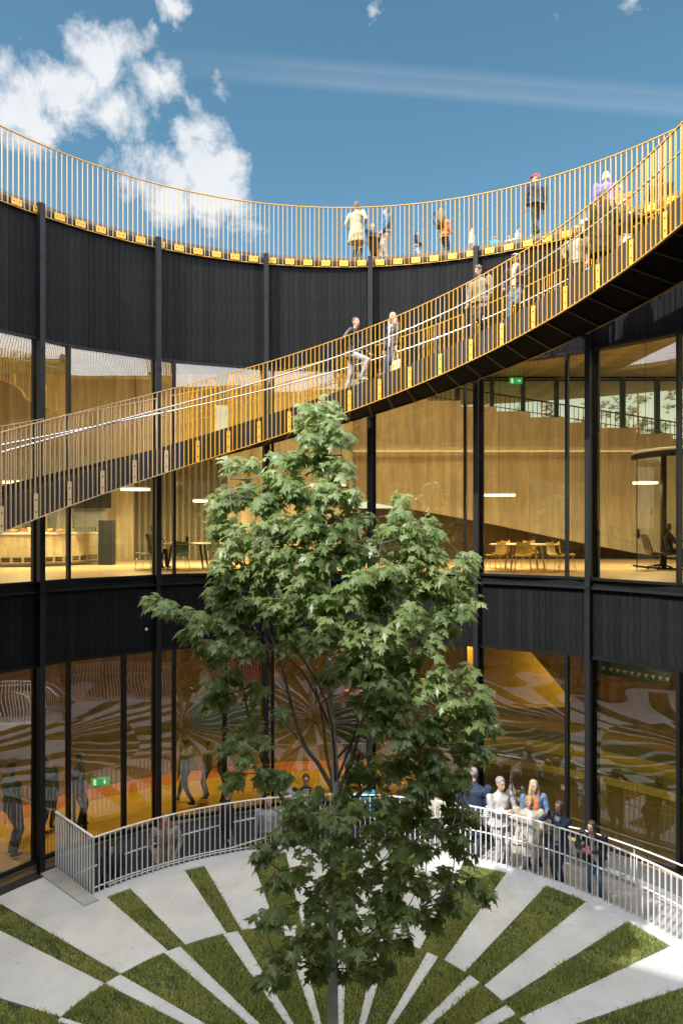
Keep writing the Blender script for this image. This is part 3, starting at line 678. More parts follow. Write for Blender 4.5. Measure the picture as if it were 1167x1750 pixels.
# warm downlights of the upper ceiling and of the ground floor
def pendant(px,py,Y,rx,ry,label,energy=40):
    c=P(px,py,Y); o=empty('pendant_lamp',c); tag(o,label,'lamp','flat glowing pendant lamps over the tables')
    m=MB(); m.loft([((0,0,0),rx,ry,0),((0,0,.05),rx,ry,0)],28); m.build('diffuser',M_lamp,o)
    m=MB(); m.loft([((0,0,.052),rx*1.01,ry*1.01,0),((0,0,.09),rx,ry,0)],28); m.build('shade',M_white,o)
    m=MB(); m.tube([(0,0,.09),(0,0,13.6-c.z)],.006,5); m.build('cord',M_black,o)
    l=bpy.data.lights.new('bulb','AREA'); l.shape='DISK'; l.size=max(rx,.5)*1.6; l.energy=energy*.27; l.color=(1,.88,.68)
    lo_=bpy.data.objects.new('bulb',l); COL.objects.link(lo_); lo_.parent=o; lo_.location=(0,0,-.03)
pendant(45,826,19.6,.75,.4,'broad oval pendant lamp glowing above the serving counter',260)
pendant(232,838,21.0,.45,.35,'small pendant lamp above the dining table with green chairs',200)
pendant(360,858,21.5,.55,.4,'pendant lamp glowing just left of the tree top',200)
pendant(852,848,20.5,.5,.3,'thin oval pendant lamp over the yellow chairs table',240)
pendant(1102,827,20.2,.36,.3,'short pendant lamp glowing inside the glass meeting room',240)
pendant(560,830,21.0,.55,.4,'pendant lamp hidden behind the tree crown',260)
def downlight(t,r,z,e,label):
    o=empty('ceiling_light',C(t,r,z)); tag(o,label,'lamp','round ceiling lights of the inner rooms')
    m=MB(); m.loft([((0,0,-.03),.32,.32,0),((0,0,-.002),.34,.34,0)],24); m.build('diffuser',M_lamp,o)
    l=bpy.data.lights.new('bulb','AREA'); l.shape='DISK'; l.size=.7; l.energy=e*(.25 if z>6 else .30); l.color=(1,.86,.66)
    q=bpy.data.objects.new('bulb',l); COL.objects.link(q); q.parent=o; q.location=(0,0,-.06)
for t in (-50,-30,-10,10,30,50): downlight(t,11.4,13.6,240,'round ceiling light in the wooden upper ceiling, '+{-50:'nearest the left edge',-30:'left of the second column',-10:'left of the tree top',10:'right of the tree top',30:'above the yellow chairs',50:'above the glass meeting room'}[t])
for t in (-54,-36,-18,0,18,36,54): downlight(t,11.2,4.73,110,'round ceiling light of the ground storey, '+{-54:'at the far left edge',-36:'above the exit door',-18:'behind the left branches',0:'behind the tree trunk',18:'behind the right branches',36:'above the olive steps',54:'beside the dark banner'}[t])

# serving counter
ct=empty('serving_counter',(0,0,6.31)); tag(ct,'long curved pale wood serving counter with food behind the left glass','counter')
pa=[P(px,965,Y)-Vector((0,0,0)) for px,Y in ((-60,20.4),(0,20.2),(60,20.3),(110,20.8),(150,21.6),(176,22.6))]
m=MB()
for a,b_ in zip(pa,pa[1:]):
    d=(b_-a).normalized(); q=Vector((-d.y,d.x,0))*.7
    vs=[(a.x,a.y,.12),(b_.x,b_.y,.12),(b_.x+q.x,b_.y+q.y,.12),(a.x+q.x,a.y+q.y,.12)]; vs+=[(v[0],v[1],.98) for v in vs]
    m.raw(vs,[(0,3,2,1),(4,5,6,7),(0,1,5,4),(1,2,6,5),(2,3,7,6),(3,0,4,7)])
m.build('body',M_wood,ct)
m=MB()
for a,b_ in zip(pa,pa[1:]):
    d=(b_-a).normalized(); q=Vector((-d.y,d.x,0))*.78; e=Vector((-d.y,d.x,0))*.05
    vs=[(a.x-e.x,a.y-e.y,.985),(b_.x-e.x,b_.y-e.y,.985),(b_.x+q.x,b_.y+q.y,.985),(a.x+q.x,a.y+q.y,.985)]; vs+=[(v[0],v[1],1.03) for v in vs]
    m.raw(vs,[(0,3,2,1),(4,5,6,7),(0,1,5,4),(1,2,6,5),(2,3,7,6),(3,0,4,7)])
m.build('counter_top',M_white,ct)
for i,(a,b_) in enumerate(zip(pa,pa[1:])):
    for u in (.05,.38,.71):
        p=a.lerp(b_,u); q=a.lerp(b_,u+.25); mm=MB()
        for z in (.17,.22,.27): mm.bar((p.x,p.y-.02,z),(q.x,q.y-.02,z),.02,.025)
        mm.build('vent_grille',M_black,ct)
cols=[(.7,.35,.05),(.65,.12,.05),(.12,.3,.05),(.75,.6,.3),(.6,.6,.55),(.55,.25,.08)]
fx=[(20,'platter',0),(38,'platter',1),(58,'platter',3),(84,'platter',0),(100,'platter',5),(118,'platter',2)]
kinds=['round platter of orange pastries on the counter','round platter of red fruit on the counter','round platter of pale bread on the counter','platter of orange rolls right of the column','platter of brown pastries near the mullion','platter of green salad on the counter']
for (px,nm,ci),lab in zip(fx,kinds):
    p=P(px,905,20.7); o=empty('food_platter',(p.x,p.y+.1,7.35)); tag(o,lab,'platter','food platters on the counter')
    m=MB(); m.loft([((0,0,0),.12,.12,0),((0,0,.02),.20,.20,0)],16); m.build('dish',M_white,o)
    for q in range(9):
        a_=random.random()*6.28; rr_=random.random()*.13; m=MB(); m.ball((rr_*math.cos(a_),rr_*math.sin(a_),.05+random.random()*.04),(.05,.04,.035),8,5); m.build('food_piece',mat('food%d'%ci,cols[ci],.6),o)
dr=empty('dish_rack',(P(138,905,21.2).x,P(138,905,21.2).y+.15,7.35)); tag(dr,'steel rack of upright glasses on the right end of the counter','rack')
m=MB(); m.box((0,0,.01),(.9,.35,.02)); m.build('tray',M_steel,dr)
for i in range(9):
    m=MB(); m.loft([((-.4+i*.1,0,.02),.03,.03,0),((-.4+i*.1,0,.17),.036,.036,0)],10); m.build('glass',M_steel,dr)
for x,c_,h in ((-.36,(.5,.4,.2),.26),(.55,(.75,.7,.6),.2)):
    pass
vp=empty('potted_plant',(P(48,890,20.9).x,P(48,890,20.9).y+.2,7.35)); tag(vp,'small dark green potted plant on the left end of the counter','plant')
m=MB(); m.loft([((0,0,0),.07,.07,0),((0,0,.16),.1,.1,0)],14); m.build('pot',M_white,vp)
m=MB()
for i in range(60):
    a_=random.random()*6.28; h=random.uniform(.15,.45); q=random.uniform(.05,.25); p=Vector((q*math.cos(a_),q*math.sin(a_),h)); s_=Vector((-math.sin(a_),math.cos(a_),0))*.04
    m.raw([p-s_*.2,p+s_+Vector((0,0,.04)),p+Vector((.08*math.cos(a_),.08*math.sin(a_),.02)),p-s_+Vector((0,0,.04))],[(0,1,2,3)])
m.build('foliage',mat('plant_leaf',(.03,.07,.02),.6),vp)

# tables and chairs
def table(px,py,Y,rx,ry,mt,label,legm,nleg=4,ht=.74):
    c=P(px,py,Y); o=empty('round_table',(c.x,c.y,6.31)); tag(o,label,'table')
    m=MB(); m.loft([((0,0,ht-.03),rx*.98,ry*.98,0),((0,0,ht-.015),rx,ry,0),((0,0,ht),rx,ry,0)],36); m.build('table_top',mt,o)
    for i in range(nleg):
        a_=math.pi/4+i*2*math.pi/nleg; m=MB(); m.tube([(rx*.55*math.cos(a_),ry*.5*math.sin(a_),ht-.03),(rx*.68*math.cos(a_),ry*.62*math.sin(a_),0)],[.035,.022],8); m.build('leg',legm,o)
    return c
def chair_proto(shell,frame):
    o=empty('cafe_chair')
    m=MB(); rows=[(-.20,.45,.21),(-.05,.43,.23),(.12,.44,.22),(.18,.50,.21),(.22,.62,.20),(.25,.80,.17)]; vs=[]
    for (y,z,w) in rows:
        for u in (-1,-.5,0,.5,1): vs.append((u*w,y-(.03*abs(u) if z>.5 else 0),z+.03*abs(u)**2))
    fs=[(r_*5+c_,r_*5+c_+1,r_*5+c_+6,r_*5+c_+5) for r_ in range(5) for c_ in range(4)]
    m.raw(vs,fs); n=len(vs); m.raw([(v[0],v[1]+.008,v[2]-.016) for v in vs],[f[::-1] for f in fs]); m.build('seat_shell',shell,o,True,fix=False)
    for s in (-1,1):
        m=MB(); m.tube([(s*.17,-.14,.43),(s*.22,-.22,.01),(s*.22,.24,.01),(s*.17,.12,.43)],.009,6); m.build('sled_leg',frame,o,True)
    return o
def chairs(proto,center,rx,ry,angs,labels,group):
    for i,(a_,lb) in enumerate(zip(angs,labels)):
        o=proto if i==0 else copy_tree(proto); x=center.x+rx*math.sin(R(a_)); y=center.y-ry*math.cos(R(a_))
        o.location=(x,y,6.31); o.rotation_euler=(0,0,math.atan2(x-center.x,-(y-center.y))+0); tag(o,lb,'chair',group)
c=table(896,921,18.9,.98,.75,mat('white_top',(.75,.70,.58),.4),'round white table with splayed wooden legs between yellow chairs',M_wood)
chairs(chair_proto(M_chairy,M_yel),c,1.15,.95,(-55,-15,35,75,160,205),
 ['yellow chair left front of the white table','yellow chair near the front of the white table','yellow chair right front of the white table','rightmost yellow chair beside the white table','yellow chair behind the white table to its right','yellow chair behind the white table to its left'],'yellow wire-leg chairs round the white table')
c=table(322,920,19.6,1.05,.8,mat('pale_top',(.55,.42,.30),.4),'round pale table laid with plates between green chairs',M_dgrey)
c2=c
chairs(chair_proto(M_chairg,M_steel),c,1.3,1.0,(-70,-38,0,55,150),
 ['leftmost green chair at the pale table','second green chair from the left at the pale table','green chair in front of the pale table near the mullion','green chair right of the pale table beside the tree','green chair behind the pale table'],'green shell chairs round the pale table')
for i,(dx,dy,lb) in enumerate(((-.5,-.2,'white plate on the left side of the pale table'),(.1,-.35,'white plate on the near side of the pale table'),(.55,.1,'white plate on the right side of the pale table'))):
    m=MB(); m.loft([((0,0,0),.08,.08,0),((0,0,.025),.14,.14,0)],18); o=m.build('plate',M_white,loc=(c2.x+dx,c2.y+dy,7.052)); tag(o,lb,'plate','plates on the pale table')
m=MB(); m.loft([((0,0,0),.05,.05,0),((0,0,.2),.05,.05,0)],12); o=m.build('dark_jar',M_black,loc=(P(320,0,19.6).x,c2.y,7.052)); tag(o,'small black jar standing on the pale dining table','jar')
# exit signs: green running figure and arrow
def exit_sign(loc,w,h,rz,label,down,rev=False):
    o=empty('exit_sign',loc,rz); tag(o,label,'exit sign')
    m=MB(); m.box((0,0,0),(w,.05,h)); m.build('housing',M_green,o)
    s=h; fx=-w*.22; y=-.028; m=MB()
    m.raw([(fx-s*.30,y,-s*.34),(fx+s*.02,y,-s*.34),(fx+s*.02,y,s*.36),(fx-s*.30,y,s*.36)],[(0,1,2,3)]); m.build('door_symbol',M_signw,o,fix=False)
    m=MB(); y=-.031; m.tube([(fx-.02*s,y,.05*s),(fx+.08*s,y,-.12*s),(fx-.06*s,y,-.3*s)],.035*s,5); m.tube([(fx-.02*s,y,.05*s),(fx-.12*s,y,-.12*s),(fx-.24*s,y,-.16*s)],.035*s,5); m.tube([(fx+.04*s,y,.2*s),(fx-.02*s,y,.05*s)],.05*s,5); m.tube([(fx+.03*s,y,.18*s),(fx+.17*s,y,.08*s)],.03*s,5); m.tube([(fx+.03*s,y,.18*s),(fx-.12*s,y,.12*s)],.03*s,5); m.ball((fx+.06*s,y,.29*s),(.06*s,.01,.06*s),8,5); m.build('running_figure',M_green,o)
    ax=w*.24; m=MB(); y=-.029
    if down: m.raw([(ax-.05*s,y,.3*s),(ax-.05*s,y,-.02*s),(ax-.2*s,y,-.02*s),(ax,y,-.3*s),(ax+.2*s,y,-.02*s),(ax+.05*s,y,-.02*s),(ax+.05*s,y,.3*s)],[(0,1,2,3,4,5,6)])
    else: m.raw([(ax-.3*s,y,.05*s),(ax-.3*s,y,-.05*s),(ax+.04*s,y,-.05*s),(ax-.02*s,y,-.22*s),(ax+.3*s,y,0),(ax-.02*s,y,.22*s),(ax+.04*s,y,.05*s)],[(0,1,2,3,4,5,6)])
    m.build('arrow',M_signw,o,fix=False)
p=P(881,651,YW-.5); exit_sign(p,.52,.25,0,'green exit sign with right arrow hanging by the rear windows',False)
p=P(172,1336,16.3); exit_sign(p,.42,.19,R(14),'green exit sign with down arrow above the ground storey door',True)
# glass meeting room on the right: post, curved rail, door with handle
mr=empty('meeting_room',(0,0,6.31)); tag(mr,'round glass meeting room with black frame and glass door at right edge','glass room')
cc=P(1245,0,20.2); RAD=2.75
def arcp(a,z): return (cc.x+RAD*math.sin(R(a)),cc.y-RAD*.75*math.cos(R(a)),z)
m=MB(); m.tube([arcp(a,.03) for a in range(-100,60,8)],.03,6); m.build('floor_track',M_black,mr)
m=MB(); m.tube([arcp(a,3.32) for a in range(-100,60,8)],.09,6); m.build('head_frame',M_black,mr)
m=MB(); m.tube([arcp(a,3.45) for a in range(-100,60,8)],.05,6); m.build('head_trim',M_white,mr)
m=MB(); q=arcp(-62,1.65); m.box((q[0],q[1],1.65),(.12,.12,3.3)); m.build('post',M_black,mr)
m=MB(); vs=[]
AA=list(range(-58,60,8))
for a in AA: vs+=[arcp(a,.08),arcp(a,3.22)]
m.raw(vs,[(2*i,2*i+2,2*i+3,2*i+1) for i in range(len(AA)-1)]); m.build('curved_pane',M_glass0,mr,fix=False)
hd=P(1087,0,18.6); m=MB(); dx,dy=q[0],q[1]; m.raw([(hd.x,hd.y,.02),(dx,dy,.02),(dx,dy,3.25),(hd.x,hd.y,3.25)],[(0,1,2,3)]); dpane=m.build('glass_door',M_glass0,mr,fix=False)
m=MB(); m.box((hd.x,hd.y-.02,1.62),(.02,.02,3.2)); m.build('door_edge',M_black,dpane)
m=MB(); m.box((hd.x+.03,hd.y-.03,1.03),(.07,.05,.26)); m.bar((hd.x-.07,hd.y-.06,1.0),(hd.x+.17,hd.y-.06,1.0),.02,.02); m.build('handle',M_black,dpane)
# office chair
oc=empty('office_chair',(P(1140,0,19.0).x,19.0-D+.2,6.31)); tag(oc,'dark swivel office chair on castors in the glass room','office chair')
m=MB(); m.loft([((-.42,0,.42),.05,.24,0),((-.45,0,.6),.05,.26,0),((-.58,0,1.0),.04,.24,0)],12); m.build('backrest',mat('dark_leather',(.05,.02,.015),.4),oc,True)
m=MB(); m.loft([((-.1,0,.42),.30,.26,0),((-.1,0,.50),.30,.26,0)],16); m.build('seat',MAT['dark_leather'],oc,True)
m=MB(); m.tube([(-.1,0,.42),(-.1,0,.12)],.03,8); m.build('post',M_black,oc)
for i in range(5):
    a_=i*1.2566+.3; e=(-.1+.34*math.cos(a_),.34*math.sin(a_),.08); m=MB(); m.tube([(-.1,0,.14),e],[.028,.018],6); lg=m.build('leg',M_black,oc)
    m=MB(); m.tube([(e[0],e[1]-.025,.035),(e[0],e[1]+.025,.035)],.035,8); m.build('castor',M_black,lg)

# ground storey inside: yellow curved stair underside, steps, banner, barrier
ys=empty('yellow_stair_underside'); tag(ys,'broad yellow curved underside of an inner stair behind the right ground glass','stair underside')
pl=[(812,1100),(905,1112),(975,1195),(968,1208),(900,1210),(812,1208)]
m=MB(); Y1,Y2=18.6,20.0
vs=[P(a,b_,Y1)+Vector((0,0,0)) for a,b_ in pl]+[P(a,b_,Y1)+Vector((0,1.2,0)) for a,b_ in pl]; n=len(pl)
m.raw(vs,[tuple(range(n)),tuple(range(n,2*n))[::-1]]+[(i,(i+1)%n,n+(i+1)%n,n+i) for i in range(n)]); m.build('panel',mat('ochre_paint',(.70,.42,.04),.5),ys)
l=MB()
for i in range(5):
    r0=12.2+i*.6; l=MB(); l.ring(r0,r0+.6,.2,.2+.16*(i+1),14,66,14); tag(l.build('bench_step',mat('olive%d'%i,[(.30,.26,.05),(.10,.10,.04),(.36,.28,.04),(.08,.08,.05),(.30,.18,.05)][i],.6)),['lowest olive step behind the right ground glass','second dark step behind the right ground glass','middle yellow-olive step behind the right ground glass','fourth dark step behind the right ground glass','top brown step behind the right ground glass'][i],'step','wide seating steps inside the right ground floor')
bn=empty('bunting'); tag(bn,'dark green banner with small pale triangles behind the upper right ground glass','banner')
A=P(1000,1135,17.2); B=P(1145,1160,17.2)
m=MB(); m.bar(A,B,.03,.36); m.build('cloth',mat('dark_teal',(.02,.06,.055),.7),bn)
for i in range(12):
    q=A.lerp(B,(i+.5)/12); m=MB(); m.raw([(q.x-.06,q.y-.022,q.z+.02),(q.x+.06,q.y-.022,q.z+.02),(q.x,q.y-.022,q.z-.09)],[(0,1,2)]); m.build('triangle',mat('ochre_cloth',(.45,.33,.12),.7),bn,fix=False)
for i,(px0,py0,px1,py1,cc_,lb) in enumerate([(395,1160,470,1120,(.62,.18,.02),'orange lit panel behind the left of the tree at ground storey'),(590,1290,650,1180,(.70,.20,.02),'orange lit panel seen through the tree crown gap'),(700,1160,790,1190,(.5,.35,.2),'pale shelf panel behind the right of the tree'),
   (330,1250,440,1200,(.05,.09,.12),'dark blue wall panel behind the left branches')]):
    A=P(px0,max(py0,py1),19.2+i*.3); B=P(px1,min(py0,py1),19.2+i*.3); m=MB(); m.box(((A.x+B.x)/2,A.y,(A.z+B.z)/2),(B.x-A.x,.15,B.z-A.z)); tag(m.build('wall_panel',mat('panelc%d'%i,cc_,.5)),lb,'panel')
bar=empty('black_barrier'); tag(bar,'black handrail gate inside the left ground glass beside the exit door','barrier')
A=P(128,1345,16.6); B=P(146,1392,15.9); m=MB(); m.bar(A,B,.08,.08); m.build('rail',M_black,bar)
for q in (A,B): m=MB(); m.bar(q,(q.x,q.y,.2),.07,.07); m.build('post',M_black,bar)

# ---------------------------------------------------------------- pines outside, behind the rear windows
M_pine=leafy('pine_needles',(.10,.12,.045),(.26,.25,.11),.3,.6,.8)
M_pbark=mat('pine_bark',(.20,.12,.07),.85,var=.3,scale=8,bump=.5,bscale=20)
def pine(x,y,h,label,seed,wid=1.0):
    r=np.random.default_rng(seed); o=empty('pine_tree',(x,y,-.5)); tag(o,label,'tree','pine trees outside the rear windows')
    m=MB(); m.tube([(0,0,0),(.1,0,h*.5),(0,.1,h*.97)],[.22,.15,.03],9); m.build('trunk',M_pbark,o,True)
    tufts=[]; lm=MB()
    for i in range(46):
        z=h*(.35+.63*i/46); ln=(h*(1.05)-z)*.28*wid*r.uniform(.6,1.2)+.3; a=r.random()*6.28; e=np.array([ln*math.cos(a),ln*math.sin(a),z+ln*.25*r.uniform(-.2,1)])
        lm.tube([(0,0,z),tuple(e)],[.04,.012],4,caps=False)
        for q in range(int(5+ln*6)): 
            u=r.uniform(.35,1.05); tufts.append(np.array([0,0,z])*(1-u)+e*u+r.normal(0,.13,3))
    lm.build('limb',M_pbark,o)
    T=np.array(tufts); n=len(T)*34; c=np.repeat(T,34,0); d=r.normal(0,1,(n,3)); d[:,2]=d[:,2]*.6+.4; d/=np.linalg.norm(d,axis=1)[:,None]
    s=r.normal(0,1,(n,3)); s=np.cross(d,s); s/=np.linalg.norm(s,axis=1)[:,None]; ln=r.uniform(.12,.26,n)[:,None]
    V=np.stack([c-s*.009,c+s*.009,c+d*ln],1); link('crown',np_mesh('crown',V,[(0,1,2)],[M_pine]),o)
for i,(px,Y,tp,lb) in enumerate([(925,40,668,'slender pine tree left of the rear windows group'),(1015,36,652,'pine tree behind the middle rear window'),(1090,38,640,'tall dense pine tree behind the right rear window'),(1160,34,620,'tallest pine tree at the right edge beyond the rear windows'),(1060,48,655,'far pine tree between the taller pines'),(880,52,690,'low far pine tree at the left of the row')]):
    p=P(px,tp,Y); pine(p.x,p.y,p.z+.5,lb,20+i,.62)
for i,(t,r_) in enumerate([(-70,34),(-58,36),(-46,33),(70,33)]):
    pass
# ---------------------------------------------------------------- the maple in the court
tree=empty('maple_tree',(0,0,0)); tag(tree,'tall young maple with pale trunk in the middle of the round lawn','tree')
M_bark=mat('maple_bark',(.56,.54,.50),.75,var=.35,scale=5,stretch=(2,2,1.2),bump=.35,bscale=26,col2=(.78,.76,.72))
M_bark2=mat('branch_bark',(.13,.11,.08),.8,var=.3,scale=8,bump=.3,bscale=30)
M_bark3=mat('limb_bark',(.26,.24,.20),.75,var=.35,scale=6,bump=.35,bscale=26)
YT0=D
def T_(px,py,dy=0): return P(px,py,YT0+dy)
def smooth(pts,rads,sub=4):
    out=[];ro=[];n=len(pts)
    for i in range(n-1):
        p0=pts[max(0,i-1)];p1=pts[i];p2=pts[i+1];p3=pts[min(n-1,i+2)]
        for j in range(sub):
            t=j/sub; out.append(.5*((2*p1)+(p2-p0)*t+(2*p0-5*p1+4*p2-p3)*t*t+(3*p1-p0-3*p2+p3)*t**3)); ro.append(rads[i]*(1-t)+rads[i+1]*t)
    out.append(pts[-1]); ro.append(rads[-1]); return out,ro
nodes=[]      # attachment points for twigs
def limb(name,pts,r0,r1,mt,dy0=0,dy1=0,pw=.8):
    n=len(pts); p=[T_(a,b,dy0+(dy1-dy0)*i/(n-1)) for i,(a,b) in enumerate(pts)]
    for i in range(1,n-1): p[i]+=Vector((random.uniform(-.02,.02),random.uniform(-.04,.04),0))
    rad=[r0*(1-(i/(n-1))**pw)+r1*(i/(n-1))**pw for i in range(n)]
    q,rr_=smooth(p,rad); m=MB(); m.tube(q,rr_,9); nodes.extend(q[2:]); return m.build(name,mt,tree,True)
trunkpts=[(566,1885),(568,1750),(569,1600),(571,1450),(574,1350),(571,1280),(564,1180),(563,1110),(562,1000),(555,880),(548,780),(545,700)]
p=[T_(a,b) for a,b in trunkpts]; p[0].z=-.1; q,rr_=smooth(p,[.088,.076,.068,.062,.055,.040,.036,.032,.026,.02,.013,.006])
m=MB(); m.tube(q,rr_,14); m.build('trunk',M_bark,tree,True); nodes.extend(q[12:])
limb('limb',[(570,1352),(543,1305),(520,1275),(505,1225),(495,1190),(482,1150),(470,1110),(455,1060),(430,1000),(400,900),(392,800)],.034,.005,M_bark3,0,-.5)
limb('limb',[(570,1340),(558,1290),(551,1240),(541,1190),(535,1150),(530,1060),(515,950),(500,820)],.026,.005,M_bark3,0,.35)
limb('limb',[(578,1352),(600,1300),(612,1260),(625,1220),(640,1180),(655,1120),(668,1040),(682,950),(692,850)],.030,.005,M_bark3,0,.15)
limb('limb',[(568,1480),(530,1440),(497,1395),(470,1340),(445,1290),(425,1220),(405,1140),(380,1085),(330,1060),(270,1025)],.026,.004,M_bark3,0,-.35)
limb('limb',[(578,1385),(640,1335),(700,1290),(760,1240),(815,1190)],.026,.005,M_bark2,0,-.7)
limb('limb',[(625,1225),(690,1170),(735,1090),(780,1010),(800,955)],.020,.004,M_bark2,.1,-.3)
limb('limb',[(569,1560),(620,1500),(700,1440),(790,1405)],.018,.004,M_bark2,0,-.8)
limb('limb',[(569,1585),(520,1520),(455,1470)],.016,.004,M_bark2,0,-.6)
limb('limb',[(569,1660),(620,1600),(700,1560),(770,1520)],.015,.004,M_bark2,0,-.7)
limb('limb',[(569,1670),(510,1640),(445,1650)],.014,.004,M_bark2,0,-.5)
limb('limb',[(562,1120),(600,1040),(618,960),(600,860),(580,760)],.018,.004,M_bark2,0,-.5)
limb('limb',[(572,1300),(640,1230),(700,1200),(760,1180)],.020,.004,M_bark2,0,.8)
limb('limb',[(572,1260),(520,1150),(440,1080),(390,980)],.020,.004,M_bark2,0,.8)
limb('limb',[(574,1350),(560,1200),(480,1060),(430,930)],.018,.004,M_bark2,0,-.9)
limb('limb',[(574,1340),(620,1200),(640,1050),(650,930)],.018,.004,M_bark2,0,-.9)
# bare twigs in the open lower middle
for (a,b,c,d) in [(495,1190,430,1130),(505,1225,455,1190),(520,1275,470,1215),(545,1240,500,1180),(552,1200,590,1150),(541,1190,520,1110),(612,1260,590,1200),(520,1270,480,1300),(566,1230,600,1180),(482,1150,500,1090),(500,1210,540,1160),(470,1340,440,1360),(425,1220,460,1170),(564,1180,610,1140),(497,1395,450,1370),(600,1300,640,1290)]:
    limb('twig',[(a,b),((a+c)/2+random.uniform(-8,8),(b+d)/2+random.uniform(-4,8)),(c,d)],.007,.002,M_bark2,0,random.uniform(-.3,.3))

# crown: (px,py,radius px, depth layers)
B=[(545,695,26),(520,690,16),(568,690,18),(512,710,18),(560,730,36),(525,745,30),(590,740,20),(545,775,38),(500,780,36),(470,775,18),(585,790,30),(560,830,45),(505,830,42),(600,840,28),(470,810,28),
 (394,786,22),(426,787,12),(380,850,36),(415,835,30),(450,850,34),(375,890,32),(400,920,44),(460,905,48),(385,975,44),(440,975,48),(520,890,50),(580,890,45),(540,950,52),(600,940,35),(480,950,50),(625,880,18),(375,1010,36),
 (688,845,22),(682,875,28),(700,905,34),(735,885,14),(742,905,24),(660,900,26),(640,930,26),(695,950,44),(745,945,30),(650,970,40),(720,1000,44),(660,1020,48),(755,985,28),(610,1000,46),(700,1050,45),
 (802,952,24),(795,985,28),(770,1005,28),(785,1035,30),(805,1015,14),(755,1050,34),(775,1070,18),(740,1090,30),
 (256,1022,20),(285,1030,24),(312,1040,18),(325,1075,16),(350,1055,26),(345,1100,18),(390,1055,40),(430,1035,42),(470,1030,45),(420,1090,32),(375,1095,25),(365,1120,14),
 (520,1010,48),(565,1040,44),(490,1080,36),(540,1090,36),(610,1070,44),(650,1090,48),(600,1130,40),(690,1120,46),(645,1160,46),(700,1180,44),(660,1220,40),(620,1190,26),
 (755,1150,30),(800,1150,28),(825,1175,26),(770,1190,40),(835,1205,26),(810,1225,34),(840,1235,18),(750,1240,44),(800,1270,34),(830,1280,18),(700,1250,42),(740,1300,40),(790,1320,24),(690,1300,36),(650,1290,22),(720,1340,32),(760,1345,18),
 (365,1160,24),(400,1150,22),(385,1185,16),(355,1190,12),(430,1170,18),(400,1250,24),(440,1260,20),(415,1290,26),(450,1310,24),(400,1320,18),(480,1320,18),(430,1225,16),(480,1210,12),(385,1270,12),
 (560,1150,18),(590,1350,18),(610,1310,14),(640,1320,16),(540,1350,16),
 (500,1370,24),(530,1395,32),(580,1390,30),(620,1370,26),(660,1370,30),(700,1385,30),(640,1420,40),(590,1440,44),(540,1440,38),(490,1420,24),(455,1440,22),(440,1455,12),(680,1430,36),(740,1400,30),(780,1385,24),(805,1390,16),(780,1425,30),(730,1450,34),(800,1450,20),
 (560,1500,42),(620,1490,42),(670,1490,40),(510,1490,34),(470,1500,20),(720,1500,34),(765,1495,30),(810,1500,22),(830,1515,12),(770,1535,20),(745,1565,22),(700,1545,34),(650,1550,40),(590,1560,42),(530,1550,38),(480,1555,28),(445,1560,18),
 (600,1610,36),(550,1610,34),(500,1610,30),(465,1635,24),(440,1670,16),(650,1605,32),(695,1600,18),(630,1645,24),(585,1655,20),(540,1650,20),(480,1660,18),(660,1640,14)]
leaf2=[(0,0),(.15,-.10),(.44,-.16),(.27,.07),(.40,.13),(.66,.44),(.44,.42),(.40,.56),(.15,.40),(.26,.72),(.11,.72),(0,1.08)]
outl=leaf2+[(-x,y) for x,y in reversed(leaf2[1:-1])]
LV=np.array([(0,.33,.04)]+[(x,y,-.22*x*x*1.6-.16*max(0,y-.2)**2) for x,y in outl]); nO=len(outl)
LF=[(0,1+i,1+(i+1)%nO) for i in range(nO)]
M_leaf=leafy('maple_leaf',(.085,.155,.036),(.33,.39,.17),.45,.34,1.6)
r=np.random.default_rng(11); Cs=[];Tp=[];Nr=[];Sc=[]; tw=MB(); tw2=0
cl_c=[]
